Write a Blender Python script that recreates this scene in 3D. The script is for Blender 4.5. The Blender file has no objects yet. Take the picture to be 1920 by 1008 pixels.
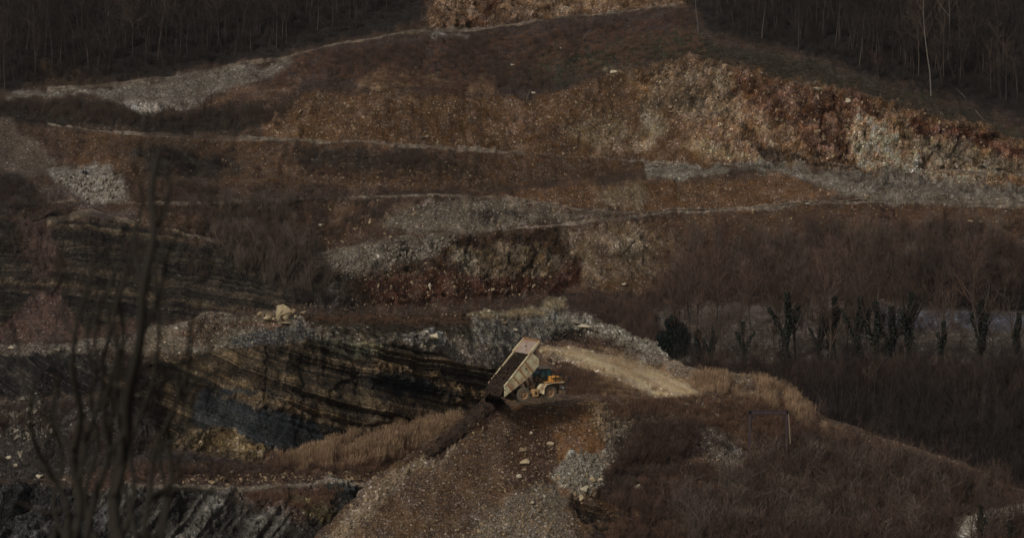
import bpy, math, random
import numpy as np
from mathutils import Vector, Matrix, Euler

random.seed(7); RNG = np.random.default_rng(7)
SC = bpy.context.scene
COL = SC.collection

# ------------------------------------------------------------------ camera
F = 4500.0                      # focal length in pixels of the 1920 px wide photograph
CAMZ = 60.0
HORIZON = 150.0
TH = math.atan((504.0 - HORIZON) / F)
TRUCK_D = 320.0
cam_data = bpy.data.cameras.new('camera'); cam = bpy.data.objects.new('camera', cam_data); COL.objects.link(cam)
cam_data.sensor_width = 36.0; cam_data.lens = F / 1920.0 * 36.0
cam.location = (0, 0, CAMZ); cam.rotation_euler = (math.pi / 2 - TH, 0, 0)
cam_data.clip_start = 0.5; cam_data.clip_end = 4000
cam_data.dof.use_dof = True; cam_data.dof.focus_distance = TRUCK_D; cam_data.dof.aperture_fstop = 3.7
SC.camera = cam

# ------------------------------------------------------------------ light
SUN_EL, SUN_AZ = math.radians(38), math.radians(214)   # azimuth clockwise from +Y; a veiled sun behind the camera's left shoulder
world = bpy.data.worlds.new('World'); SC.world = world; world.use_nodes = True
wn = world.node_tree; wn.nodes.clear()
sky = wn.nodes.new('ShaderNodeTexSky'); sky.sky_type = 'NISHITA'; sky.sun_disc = False
sky.sun_elevation = SUN_EL; sky.sun_rotation = SUN_AZ; sky.dust_density = 3.0
hs = wn.nodes.new('ShaderNodeHueSaturation'); hs.inputs['Saturation'].default_value = 0.30
bg = wn.nodes.new('ShaderNodeBackground'); bg.inputs['Strength'].default_value = 0.085
wo = wn.nodes.new('ShaderNodeOutputWorld')
wn.links.new(sky.outputs[0], hs.inputs['Color']); wn.links.new(hs.outputs[0], bg.inputs['Color']); wn.links.new(bg.outputs[0], wo.inputs['Surface'])
sun_data = bpy.data.lights.new('sun', 'SUN'); sun = bpy.data.objects.new('sun', sun_data); COL.objects.link(sun)
sun_data.energy = 2.4; sun_data.angle = math.radians(7); sun_data.color = (1.0, 0.94, 0.88)
sd = Vector((math.sin(SUN_AZ) * math.cos(SUN_EL), math.cos(SUN_AZ) * math.cos(SUN_EL), math.sin(SUN_EL)))
sun.rotation_euler = sd.to_track_quat('Z', 'Y').to_euler()
SC.view_settings.view_transform = 'Standard'; SC.view_settings.look = 'None'
SC.view_settings.exposure = -0.80; SC.view_settings.gamma = 1.0
try: SC.view_settings.use_curve_mapping = False
except Exception: pass
SC.cycles.max_bounces = 4; SC.cycles.diffuse_bounces = 2; SC.cycles.glossy_bounces = 2; SC.cycles.transmission_bounces = 2
SC.render.film_transparent = False

# ------------------------------------------------------------------ projection helpers
cT, sT = math.cos(TH), math.sin(TH)
def ray(x, y):
    u = (504.0 - np.asarray(y, float)) / F; r = (np.asarray(x, float) - 960.0) / F
    fy = cT + u * sT
    return r / fy, (-sT + u * cT) / fy          # X per metre of Y, (Z-CAMZ) per metre of Y
def P(x, y, d):
    a, t = ray(x, y); return np.stack([a * d, np.asarray(d, float) + 0 * a, CAMZ + t * d], -1)

# ------------------------------------------------------------------ noise (numpy)
def _h(ix, iy, iz, s):
    n = (ix.astype(np.int64) * 374761393 + iy.astype(np.int64) * 668265263 + iz.astype(np.int64) * 2147483647 + s * 974634777) & 0xffffffff
    n = ((n ^ (n >> 13)) * 1274126177) & 0xffffffff
    n = ((n ^ (n >> 16)) * 2246822519) & 0xffffffff
    return ((n ^ (n >> 15)) & 0xffffff) / float(0xffffff)
def vnoise(p, seed=0):
    f = np.floor(p); w = p - f; w = w * w * (3 - 2 * w); i = f.astype(np.int64)
    out = 0
    for a in (0, 1):
        for b in (0, 1):
            for c in (0, 1):
                k = _h(i[..., 0] + a, i[..., 1] + b, i[..., 2] + c, seed)
                out = out + k * (w[..., 0] if a else 1 - w[..., 0]) * (w[..., 1] if b else 1 - w[..., 1]) * (w[..., 2] if c else 1 - w[..., 2])
    return out * 2 - 1
def fbm(p, scale, octs=4, seed=0, gain=0.5):
    o = 0; a = 1.0; q = p / scale; n = 0
    for k in range(octs):
        o = o + a * vnoise(q + 17.3 * k, seed + k); n += a; a *= gain; q = q * 2.03
    return o / n
def n1(x, scale, seed=0, octs=3):
    x = np.asarray(x, float); return fbm(np.stack([x, x * 0 + 3.7, x * 0 + 9.1], -1), scale, octs, seed)
def worley(p, scale, seed=0):
    """distance to the nearest feature point, second distance, a random per cell"""
    q = p / scale; i = np.floor(q).astype(np.int64); best = np.full(q.shape[:-1], 9.0); sec = best.copy(); cid = best * 0
    for a in (-1, 0, 1):
        for b in (-1, 0, 1):
            for c in (-1, 0, 1):
                j = i + np.array([a, b, c])
                fp = j + np.stack([_h(j[..., 0], j[..., 1], j[..., 2], seed + k) for k in (1, 2, 3)], -1)
                d = np.sqrt(((q - fp) ** 2).sum(-1)); r = _h(j[..., 0], j[..., 1], j[..., 2], seed + 9)
                m = d < best; sec = np.where(m, best, np.minimum(sec, d)); cid = np.where(m, r, cid); best = np.where(m, d, best)
    return best, sec, cid
def pnoise(x, y, scale, octs=3, seed=0):
    return fbm(np.stack([x, y, 0 * x + 5.5], -1), scale, octs, seed)
def sdf(px, py, poly):
    """signed distance in pixels, positive inside"""
    n = len(poly); d = np.full(px.shape, 1e18); ins = np.zeros(px.shape, bool)
    for k in range(n):
        x0, y0 = poly[k]; x1, y1 = poly[(k + 1) % n]
        ex, ey = x1 - x0, y1 - y0; L = ex * ex + ey * ey + 1e-9
        t = np.clip(((px - x0) * ex + (py - y0) * ey) / L, 0, 1)
        d = np.minimum(d, (px - x0 - t * ex) ** 2 + (py - y0 - t * ey) ** 2)
        c = ((y0 > py) != (y1 > py)) & (px < ex * (py - y0) / (ey if abs(ey) > 1e-9 else 1e-9) + x0)
        ins ^= c
    d = np.sqrt(d); return np.where(ins, d, -d)
GAIN = 2.35; SATU = 0.93
def lin(c):
    c = np.asarray(c, float) / 255.0
    return np.where(c <= 0.04045, c / 12.92, ((c + 0.055) / 1.055) ** 2.4)
def alb(c, g=GAIN):
    l = lin(c); y = (l * np.array([.25, .6, .15])).sum(-1, keepdims=True)
    return np.clip((y + (l - y) * SATU) * g * np.array([1.0, .985, .92]), 0, 0.8)

# ------------------------------------------------------------------ materials
def newmat(name):
    m = bpy.data.materials.new(name); m.use_nodes = True; nt = m.node_tree; nt.nodes.clear()
    out = nt.nodes.new('ShaderNodeOutputMaterial'); b = nt.nodes.new('ShaderNodeBsdfPrincipled')
    nt.links.new(b.outputs[0], out.inputs[0]); b.inputs['Roughness'].default_value = 0.9
    b.inputs['Specular IOR Level'].default_value = 0.2
    return m, nt, b
def N(nt, t, **kw):
    n = nt.nodes.new(t)
    for k, v in kw.items():
        if k in n.inputs: n.inputs[k].default_value = v
        else: setattr(n, k, v)
    return n
def math_node(nt, op, a, b=None, clamp=False):
    n = nt.nodes.new('ShaderNodeMath'); n.operation = op; n.use_clamp = clamp
    for i, v in enumerate((a, b)):
        if v is None: continue
        if isinstance(v, (int, float)): n.inputs[i].default_value = v
        else: nt.links.new(v, n.inputs[i])
    return n.outputs[0]
def mul_color(nt, col, fac):
    n = nt.nodes.new('ShaderNodeVectorMath'); n.operation = 'SCALE'
    nt.links.new(col, n.inputs[0]); nt.links.new(fac, n.inputs['Scale']); return n.outputs[0]

def ground_material():
    m, nt, b = newmat('quarry_ground')
    L = nt.links
    tc = N(nt, 'ShaderNodeTexCoord'); co = tc.outputs['Object']
    at = N(nt, 'ShaderNodeAttribute', attribute_name='Col'); am = N(nt, 'ShaderNodeAttribute', attribute_name='Mask')
    sep = N(nt, 'ShaderNodeSeparateColor'); L.new(am.outputs['Color'], sep.inputs[0])
    grav, rock = sep.outputs[0], sep.outputs[1]
    def noise(s, d=3, r=0.6):
        n = N(nt, 'ShaderNodeTexNoise'); n.inputs['Scale'].default_value = s; n.inputs['Detail'].default_value = d; n.inputs['Roughness'].default_value = r
        L.new(co, n.inputs['Vector']); return n.outputs['Fac']
    nA, nB, nC = noise(0.35, 4), noise(1.7, 5, 0.7), noise(7.0, 3, 0.7)
    nE = noise(3.6, 4, 0.7)
    f = math_node(nt, 'ADD', math_node(nt, 'MULTIPLY', nA, 1.3), math_node(nt, 'MULTIPLY', nB, 2.3))
    f = math_node(nt, 'ADD', f, math_node(nt, 'MULTIPLY', nE, 3.6))
    f = math_node(nt, 'SUBTRACT', f, 2.62)                                 # about 0.93 on average
    f = math_node(nt, 'ADD', math_node(nt, 'MULTIPLY', math_node(nt, 'SUBTRACT', f, 1.0), am.outputs['Alpha']), 1.0)
    f = math_node(nt, 'MAXIMUM', f, 0.25)
    nF = noise(0.22, 4, 0.6)
    # stones lying in the soil: two sizes of cells, each cell its own tone
    def stones(scale, thr, seedoff):
        mp = N(nt, 'ShaderNodeMapping'); mp.inputs['Location'].default_value = (seedoff, 0, 0); L.new(co, mp.inputs[0])
        v = N(nt, 'ShaderNodeTexVoronoi'); v.inputs['Scale'].default_value = scale; L.new(mp.outputs[0], v.inputs['Vector'])
        s = N(nt, 'ShaderNodeSeparateColor'); L.new(v.outputs['Color'], s.inputs[0])
        body = math_node(nt, 'LESS_THAN', v.outputs['Distance'], 0.42)
        clus = math_node(nt, 'MULTIPLY', math_node(nt, 'SUBTRACT', nF, 0.36), 4.2, clamp=True)
        lim = math_node(nt, 'ADD', math_node(nt, 'MULTIPLY', math_node(nt, 'MULTIPLY', grav, clus), thr * 1.3), 0.03)
        pick = math_node(nt, 'LESS_THAN', s.outputs[0], lim)
        return math_node(nt, 'MULTIPLY', body, pick), s.outputs[1], v.outputs['Distance']
    m1, t1, d1 = stones(2.3, 0.55, 0); m2, t2, d2 = stones(4.6, 0.7, 31)
    mm = math_node(nt, 'MAXIMUM', m1, m2)
    tone = math_node(nt, 'ADD', math_node(nt, 'MULTIPLY', math_node(nt, 'POWER', t1, 2.0), 2.6), 0.7)
    mixf = math_node(nt, 'MULTIPLY', mm, math_node(nt, 'SUBTRACT', tone, 1.0))
    f2 = math_node(nt, 'MULTIPLY', f, math_node(nt, 'ADD', mixf, 1.0))
    c = mul_color(nt, at.outputs['Color'], f2)
    # stones are greyer than the soil around them
    h = N(nt, 'ShaderNodeHueSaturation'); L.new(c, h.inputs['Color'])
    L.new(math_node(nt, 'SUBTRACT', 1.0, math_node(nt, 'MULTIPLY', mm, 0.35)), h.inputs['Saturation'])
    # iron stain tint
    h2 = N(nt, 'ShaderNodeHueSaturation'); L.new(h.outputs[0], h2.inputs['Color'])
    nD = noise(0.12, 5, 0.65)
    L.new(math_node(nt, 'ADD', math_node(nt, 'MULTIPLY', nD, 0.02), 0.49), h2.inputs['Hue'])
    L.new(math_node(nt, 'ADD', math_node(nt, 'MULTIPLY', noise(0.5, 4), 0.7), 0.62), h2.inputs['Saturation'])
    ab = N(nt, 'ShaderNodeAttribute', attribute_name='Bed')
    def bed(sc, det):
        n = nt.nodes.new('ShaderNodeTexNoise'); n.noise_dimensions = '1D'; n.inputs['Scale'].default_value = sc; n.inputs['Detail'].default_value = det; n.inputs['Roughness'].default_value = .75
        L.new(ab.outputs['Fac'], n.inputs['W']); return n.outputs['Fac']
    bA, bB = bed(1.1, 5), bed(.33, 2)
    bf = math_node(nt, 'ADD', math_node(nt, 'MULTIPLY', bA, 1.0), math_node(nt, 'MULTIPLY', bB, .5))
    brk = math_node(nt, 'MULTIPLY', math_node(nt, 'SUBTRACT', nA, .5), .45)          # beds fade in and out along their length
    bf = math_node(nt, 'ADD', bf, brk)
    rp = N(nt, 'ShaderNodeValToRGB'); e = rp.color_ramp.elements
    e[0].position = .58; e[0].color = (.48, .49, .50, 1); e[1].position = .98; e[1].color = (2.3, 2.1, 1.75, 1)
    for ps, cc in ((.70, (.62, .60, .58, 1)), (.80, (1.0, .95, .85, 1)), (.86, (1.7, 1.5, 1.2, 1))):
        q = e.new(ps); q.color = cc
    L.new(bf, rp.inputs[0])
    mx = N(nt, 'ShaderNodeMix', data_type='RGBA'); mx.inputs[6].default_value = (1, 1, 1, 1); L.new(sep.outputs[2], mx.inputs[0]); L.new(rp.outputs[0], mx.inputs[7])
    ml = N(nt, 'ShaderNodeVectorMath', operation='MULTIPLY'); L.new(h2.outputs[0], ml.inputs[0]); L.new(mx.outputs[2], ml.inputs[1])
    L.new(ml.outputs[0], b.inputs['Base Color'])
    hgt = math_node(nt, 'ADD', math_node(nt, 'MULTIPLY', nB, 0.5), math_node(nt, 'MULTIPLY', nC, 0.22))
    hgt = math_node(nt, 'ADD', hgt, math_node(nt, 'MULTIPLY', mm, 0.10))
    # cracks in bare rock
    vc = N(nt, 'ShaderNodeTexVoronoi', feature='DISTANCE_TO_EDGE'); vc.inputs['Scale'].default_value = 0.75
    mp = N(nt, 'ShaderNodeMapping'); mp.inputs['Scale'].default_value = (1.5, 1.5, 0.8); L.new(co, mp.inputs[0])
    wob = N(nt, 'ShaderNodeVectorMath', operation='ADD'); L.new(mp.outputs[0], wob.inputs[0])
    nv = N(nt, 'ShaderNodeTexNoise'); nv.inputs['Scale'].default_value = 0.9; nv.inputs['Detail'].default_value = 4; L.new(co, nv.inputs['Vector'])
    L.new(nv.outputs['Color'], wob.inputs[1]); L.new(wob.outputs[0], vc.inputs['Vector'])
    crack = math_node(nt, 'MINIMUM', math_node(nt, 'MULTIPLY', vc.outputs['Distance'], 5.0), 1.0)
    hgt = math_node(nt, 'ADD', hgt, math_node(nt, 'MULTIPLY', math_node(nt, 'MULTIPLY', crack, rock), 0.32))
    hgt = math_node(nt, 'ADD', hgt, math_node(nt, 'MULTIPLY', math_node(nt, 'MULTIPLY', bA, sep.outputs[2]), 1.1))
    bp = N(nt, 'ShaderNodeBump'); bp.inputs['Strength'].default_value = 1.0; bp.inputs['Distance'].default_value = 0.8
    L.new(hgt, bp.inputs['Height']); L.new(bp.outputs[0], b.inputs['Normal'])
    b.inputs['Specular IOR Level'].default_value = 0.12
    return m
GROUND = ground_material()

def simple_mat(name, c, rough=0.85, var=0.35, scale=3.0, metal=0.0, rnd=0.0, bump=0.0, gain=GAIN, spec=0.25):
    """noise-mottled colour; rnd adds a tone per object / instance"""
    m, nt, b = newmat(name); L = nt.links
    tc = N(nt, 'ShaderNodeTexCoord'); n = N(nt, 'ShaderNodeTexNoise'); n.inputs['Scale'].default_value = scale; n.inputs['Detail'].default_value = 5
    n.inputs['Roughness'].default_value = 0.65
    L.new(tc.outputs['Object'], n.inputs['Vector'])
    f = math_node(nt, 'ADD', math_node(nt, 'MULTIPLY', n.outputs['Fac'], 2 * var), 1.0 - var)
    if rnd:
        oi = N(nt, 'ShaderNodeObjectInfo')
        f = math_node(nt, 'MULTIPLY', f, math_node(nt, 'ADD', math_node(nt, 'MULTIPLY', oi.outputs['Random'], 2 * rnd), 1.0 - rnd))
    rgb = N(nt, 'ShaderNodeRGB'); a = alb(c, gain); rgb.outputs[0].default_value = (a[0], a[1], a[2], 1)
    L.new(mul_color(nt, rgb.outputs[0], f), b.inputs['Base Color'])
    b.inputs['Roughness'].default_value = rough; b.inputs['Metallic'].default_value = metal; b.inputs['Specular IOR Level'].default_value = spec
    if bump:
        bp = N(nt, 'ShaderNodeBump'); bp.inputs['Distance'].default_value = bump; bp.inputs['Strength'].default_value = 0.8
        L.new(n.outputs['Fac'], bp.inputs['Height']); L.new(bp.outputs[0], b.inputs['Normal'])
    return m

# ------------------------------------------------------------------ object helpers
def mesh_from(name, V, Fc, mats, midx=None, smooth=False):
    me = bpy.data.meshes.new(name)
    V = np.asarray(V, np.float32).reshape(-1, 3)
    if isinstance(Fc, np.ndarray):
        k = Fc.shape[1]; nf = len(Fc)
        me.vertices.add(len(V)); me.vertices.foreach_set('co', V.ravel())
        me.loops.add(nf * k); me.loops.foreach_set('vertex_index', Fc.astype(np.int32).ravel())
        me.polygons.add(nf); me.polygons.foreach_set('loop_start', np.arange(0, nf * k, k, dtype=np.int32))
        try: me.polygons.foreach_set('loop_total', np.full(nf, k, np.int32))
        except Exception: pass
    else:
        me.from_pydata(V.tolist(), [], Fc)
    for m in (mats if isinstance(mats, (list, tuple)) else [mats]): me.materials.append(m)
    if midx is not None: me.polygons.foreach_set('material_index', np.asarray(midx, np.int32))
    me.polygons.foreach_set('use_smooth', np.full(len(me.polygons), smooth, bool))
    me.update(calc_edges=True); me.validate()
    return me
def link(name, me, parent=None, loc=None):
    o = bpy.data.objects.new(name, me); COL.objects.link(o)
    if parent is not None: o.parent = parent
    if loc is not None: o.location = loc
    return o
def tag(o, label=None, cat=None, group=None, kind=None):
    if label: o['label'] = label
    if cat: o['category'] = cat
    if group: o['group'] = group
    if kind: o['kind'] = kind
    return o
def thing(name, label, cat, loc=(0, 0, 0), rz=0.0, group=None):
    o = bpy.data.objects.new(name, None); COL.objects.link(o); o.empty_display_size = 0.5
    o.location = loc; o.rotation_euler = (0, 0, rz); return tag(o, label, cat, group)

class MB:
    """collects simple solids into one mesh"""
    def __init__(s): s.v = []; s.f = []
    def add(s, V, Fc):
        n = len(s.v); s.v += [tuple(v) for v in V]; s.f += [tuple(i + n for i in f) for f in Fc]; return s
    def box(s, c, d, M=None, ch=0.0):
        x, y, z = d[0] / 2, d[1] / 2, d[2] / 2
        V = [(sx * x, sy * y, sz * z) for sx in (-1, 1) for sy in (-1, 1) for sz in (-1, 1)]
        Fc = [(0, 1, 3, 2), (4, 6, 7, 5), (0, 4, 5, 1), (2, 3, 7, 6), (0, 2, 6, 4), (1, 5, 7, 3)]
        M = M or Matrix.Identity(3); return s.add([M @ Vector(v) + Vector(c) for v in V], Fc)
    def prism(s, poly, y0, y1, frame=None):
        """polygon in (x,z), extruded along y"""
        n = len(poly); V = [(p[0], y0, p[1]) for p in poly] + [(p[0], y1, p[1]) for p in poly]
        Fc = [tuple(range(n)), tuple(range(2 * n - 1, n - 1, -1))] + [(i, i + n, (i + 1) % n + n, (i + 1) % n) for i in range(n)]
        if frame: V = [frame @ Vector(v) for v in V]
        return s.add(V, Fc)
    def tube(s, pts, radii, sides=6, cap=True):
        pts = [Vector(p) for p in pts]; n = len(pts); base = len(s.v)
        if isinstance(radii, (int, float)): radii = [radii] * n
        up = None
        for i, p in enumerate(pts):
            t = (pts[min(i + 1, n - 1)] - pts[max(i - 1, 0)]).normalized()
            if up is None: up = t.orthogonal().normalized()
            up = (up - t * up.dot(t)); up = up.normalized() if up.length > 1e-6 else t.orthogonal().normalized()
            w = t.cross(up)
            for k in range(sides):
                a = 2 * math.pi * k / sides; s.v.append(tuple(p + (up * math.cos(a) + w * math.sin(a)) * radii[i]))
        for i in range(n - 1):
            for k in range(sides):
                a = base + i * sides + k; b_ = base + i * sides + (k + 1) % sides
                s.f.append((a, b_, b_ + sides, a + sides))
        if cap:
            s.f.append(tuple(base + k for k in range(sides))[::-1]); s.f.append(tuple(base + (n - 1) * sides + k for k in range(sides)))
        return s
    def lathe(s, prof, c, axis='y', seg=28, cap=True):
        """profile of (offset along axis, radius)"""
        base = len(s.v); n = len(prof)
        for (o, r) in prof:
            for k in range(seg):
                a = 2 * math.pi * k / seg
                v = (r * math.cos(a), o, r * math.sin(a)) if axis == 'y' else (r * math.cos(a), r * math.sin(a), o)
                s.v.append((v[0] + c[0], v[1] + c[1], v[2] + c[2]))
        for i in range(n - 1):
            for k in range(seg):
                a = base + i * seg + k; b_ = base + i * seg + (k + 1) % seg; s.f.append((a, b_, b_ + seg, a + seg))
        if cap: s.f.append(tuple(base + k for k in range(seg))[::-1]); s.f.append(tuple(base + (n - 1) * seg + k for k in range(seg)))
        return s
    def build(s, name, mat, parent=None, smooth=False, bevel=0.0):
        me = mesh_from(name, s.v, s.f, mat, smooth=smooth)
        import bmesh
        bm = bmesh.new(); bm.from_mesh(me); bmesh.ops.recalc_face_normals(bm, faces=bm.faces)
        if bevel:
            es = [e for e in bm.edges if len(e.link_faces) == 2 and e.calc_face_angle(0) > 0.6]
            try: bmesh.ops.bevel(bm, geom=es, offset=bevel, segments=1, affect='EDGES', clamp_overlap=True)
            except Exception: pass
        bm.to_mesh(me); bm.free()
        return link(name, me, parent)

# ------------------------------------------------------------------ terrain sheets
SHEETS = {}
def smooth_line(y, xs, w):
    n = max(int(w), 1); k = np.hanning(2 * n + 3)[1:-1]; k /= k.sum()
    return np.convolve(np.pad(y, n, mode='edge'), k, 'valid')
def sheet(name, xr, step, rowstep, lines, d0, patches, base, split=(), wide=500, seed=0, strata=None, flat=None, treads=()):
    """A slope built from break lines. Each line is (polyline, slope in degrees of the ground leading up to it, jitter)."""
    fx = np.arange(xr[0], xr[1] + 1e-6, step)
    left = xr[0] - np.cumsum(np.linspace(step * 1.5, 24, 40)); right = xr[1] + np.cumsum(np.linspace(step * 1.5, 24, 40))
    xs = np.concatenate([left[left > xr[0] - wide][::-1], fx, right[right < xr[1] + wide]])
    def interp(pl): return np.interp(xs, [p[0] for p in pl], [p[1] for p in pl])
    ys = []; sl = []
    for k, (pl, s, jit) in enumerate(lines):
        y = interp(pl); y = smooth_line(y, xs, 6)
        if jit: y = y + n1(xs, 60, seed + 31 * k, 4) * jit * 1.6
        ys.append(y); sl.append(interp(s) if isinstance(s, list) else np.full(len(xs), float(s)))
    for k in range(1, len(ys)):
        if lines[k][1] == 'x': continue
        if np.isscalar(lines[k][1]) and lines[k][1] < 0: continue
        ys[k] = np.minimum(ys[k], ys[k - 1] - 1.2)
    d = interp(d0) if isinstance(d0, list) else np.full(len(xs), float(d0))
    D = [d]
    for k in range(1, len(ys)):
        _, t0 = ray(xs, ys[k - 1]); _, t1 = ray(xs, ys[k]); ts = np.tan(np.radians(sl[k]))
        den = t1 - ts; dn = d * (t0 - ts) / np.where(np.abs(den) < 0.012, np.sign(den) * 0.012, den)
        dn = np.clip(dn, d + 0.05, d + 90); dn = smooth_line(dn, xs, 10 if step < 2.3 else 30); dn = np.maximum(dn, d + 0.05)
        D.append(dn); d = dn
    PY, DD = [], []
    for k in range(1, len(ys)):
        h = np.percentile(np.abs(ys[k] - ys[k - 1]), 85); n = max(2, int(h / rowstep))
        t = np.linspace(0, 1, n + 1)[(0 if k == 1 else 1):, None]
        z0 = ray(xs, ys[k - 1])[1] * D[k - 1]; z1 = ray(xs, ys[k])[1] * D[k]      # straight profile in space
        dd = D[k - 1] + (D[k] - D[k - 1]) * t; zz = z0 + (z1 - z0) * t
        tt = zz / dd; u = (tt * cT + sT) / (cT - tt * sT); PY.append(504 - u * F); DD.append(dd)
    PY = np.concatenate(PY); DD = np.concatenate(DD); R, Cn = PY.shape; PX = np.broadcast_to(xs, PY.shape).copy()
    W = P(PX, PY, DD)
    # normals
    def normals(W):
        gu = np.gradient(W, axis=1); gv = np.gradient(W, axis=0); n = np.cross(gu, gv); l = np.linalg.norm(n, axis=-1, keepdims=True) + 1e-9
        n /= l; n *= np.where(n[..., 2:3] < 0, -1, 1); return n
    Nn = normals(W)
    for _ in range(4): Nn[1:-1] = (Nn[:-2] + Nn[1:-1] + Nn[2:]) / 3
    Nn /= np.linalg.norm(Nn, axis=-1, keepdims=True) + 1e-9
    # painted properties (albedo and character of the ground) with ragged borders
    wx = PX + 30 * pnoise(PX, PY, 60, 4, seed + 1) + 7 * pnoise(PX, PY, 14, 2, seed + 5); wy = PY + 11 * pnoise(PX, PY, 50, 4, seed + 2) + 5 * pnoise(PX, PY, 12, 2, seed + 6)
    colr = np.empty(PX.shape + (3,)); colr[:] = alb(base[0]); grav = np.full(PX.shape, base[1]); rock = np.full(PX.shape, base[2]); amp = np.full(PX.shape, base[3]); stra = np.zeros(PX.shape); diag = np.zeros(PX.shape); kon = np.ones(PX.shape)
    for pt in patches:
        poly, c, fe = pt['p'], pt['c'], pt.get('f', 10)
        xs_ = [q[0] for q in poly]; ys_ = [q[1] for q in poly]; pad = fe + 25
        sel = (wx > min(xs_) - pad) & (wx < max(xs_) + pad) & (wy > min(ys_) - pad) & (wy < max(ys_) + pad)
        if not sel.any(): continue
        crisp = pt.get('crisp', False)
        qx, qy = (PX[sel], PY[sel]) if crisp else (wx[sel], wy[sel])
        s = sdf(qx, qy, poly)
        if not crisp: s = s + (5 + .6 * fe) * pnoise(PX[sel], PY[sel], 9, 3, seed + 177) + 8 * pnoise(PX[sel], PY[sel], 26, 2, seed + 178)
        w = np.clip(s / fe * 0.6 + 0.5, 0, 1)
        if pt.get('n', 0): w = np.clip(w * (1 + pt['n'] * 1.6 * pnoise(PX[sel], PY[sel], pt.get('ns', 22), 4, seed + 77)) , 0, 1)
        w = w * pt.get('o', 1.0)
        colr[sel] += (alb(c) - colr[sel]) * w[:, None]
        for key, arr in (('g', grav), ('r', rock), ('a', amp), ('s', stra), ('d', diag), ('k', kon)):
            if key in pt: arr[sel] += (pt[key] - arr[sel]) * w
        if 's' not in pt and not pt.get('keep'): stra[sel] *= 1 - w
    # relief
    bedv = np.zeros(PX.shape)
    h = amp * (fbm(W, 9, 5, seed + 11, 0.55) * 1.9) + np.minimum(amp, .5) * 1.1 * fbm(W, 24, 2, seed + 19)
    big = np.abs(fbm(W * np.array([1, 1, .7]), 6, 4, seed + 21, 0.55)); h += rock * amp * (0.6 - big * 2.4)
    m = rock > 0.12
    if m.any():
        f1, f2, cid = worley(W[m] * np.array([1, 1, 0.55]) + 1.3 * fbm(W[m], 3, 3, seed + 23)[:, None], 2.6, seed + 3)
        e = np.zeros(W.shape[:2]); e[m] = (cid - 0.5) * 1.1 + np.minimum((f2 - f1) * 2, 0.5)
        g1, g2, gid = worley(W[m] * np.array([1, 1, 0.7]) + 2.0 * fbm(W[m], 5, 3, seed + 24)[:, None], 6.0, seed + 5); e[m] += (gid - 0.5) * 2.2
        f1, f2, cid = worley(W[m] * np.array([1, 1, .7]) + .5 * fbm(W[m], 1.5, 2, seed + 25)[:, None], 1.25, seed + 4); e[m] += (cid - 0.5) * 0.45 + np.minimum((f2 - f1), 0.3) * 0.6
        h += e * rock * 0.85
        cc = np.ones(W.shape[:2]); cc[m] = (1 + rock[m] * (cid - 0.45) * 1.1) * (1 - .5 * rock[m] * np.clip(1 - (f2 - f1) * 4.5, 0, 1)); colr *= cc[..., None]  # random tone per block; shade in the gaps between blocks painted as darker colour
    h += grav * 0.22 * fbm(W, 0.8, 2, seed + 41)
    # gullies running down loose slopes
    h += (1 - rock) * amp * 1.0 * (np.abs(fbm(W * np.array([1, 0.18, 0.18]) + 0.5 * fbm(W, 6, 2, seed + 55)[..., None], 2.8, 3, seed + 51)) * 2 - 0.5)
    # bare rock and stones breaking through the soil: proud and pale; hollows: crevice shade darkened into the colour
    e1 = fbm(W * np.array([1, 1, .6]), 2.4, 5, seed + 91, .62); e2 = fbm(W * np.array([1, 1, .6]), 8, 4, seed + 95)
    ex = np.clip((e1 + .5 * e2 - (.26 - .24 * rock - .10 * grav)) * 6, 0, 1) * np.clip(.12 + grav * .6 + rock, 0, 1) * (1 - stra * .7)
    hol = np.clip((-e1 - .35 * e2 - .12) * 4, 0, 1) * np.clip(.3 + rock * .6, 0, 1)
    h += ex * .35 - hol * .25 * rock
    grey = colr.mean(-1, keepdims=True)
    colr = colr + (np.clip((colr * .88 + grey * .12) * 1.6 + .012, 0, .42) - colr) * (ex * .8)[..., None]
    colr = colr * (1 - .42 * hol[..., None])
    if strata:
        th, curv = strata
        X, Z = W[..., 0], W[..., 2]
        s = Z + math.tan(th) * X + curv * (X / 30.0) ** 2 + 0.45 * fbm(W, 22, 3, seed + 61) + .12 * fbm(W, 3, 2, seed + 62)
        bedv = s
        b1 = n1(s, 0.5, 5, 3); b2 = n1(s, 1.7, 9, 2); b3 = n1(s, 5.0, 13, 2)
        lay = 0.85 * b1 + 0.55 * b2 + 0.3 * b3
        step_ = np.tanh(lay * 5) * 0.5
        fade = np.clip(0.75 + 0.8 * fbm(W * np.array([0.4, 0.4, 1]), 7, 3, seed + 71), 0.15, 1)
        h += stra * fade * (step_ * 0.8 + b1 * 0.5) + stra * .5 * np.tanh(4 * fbm(W * np.array([1, 1, .12]), 5, 2, seed + 75)) * .6
        dark, mid, pale = alb((30, 30, 30)), alb((52, 45, 36)), alb((104, 88, 64))
        k = np.clip(lay * 1.6 + 0.25 * fbm(W, 2.5, 3, seed + 73), -1, 1)[..., None]
        bandc = np.where(k < 0, mid + (dark - mid) * np.clip(-k * 1.5, 0, 1), mid + (pale - mid) * np.clip(k * 1.5 - 0.35, 0, 1))
        rel = bandc / mid
        w = (stra * fade)[..., None]; colr = colr * (1 - w + w * np.clip(rel, 0.6, 1.5))
        # vertical joints that cross the beds
    if diag.max() > 0:
        q = (W[..., 2] - 1.15 * W[..., 0]) * .66 + .8 * fbm(W, 7, 3, seed + 63); l2 = n1(q, 2.2, 7, 3) + .6 * n1(q, .7, 8, 2)
        h += diag * np.tanh(l2 * 4) * .6; colr *= (1 + diag * np.clip(l2 * 1.4, -.5, .8))[..., None]
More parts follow.
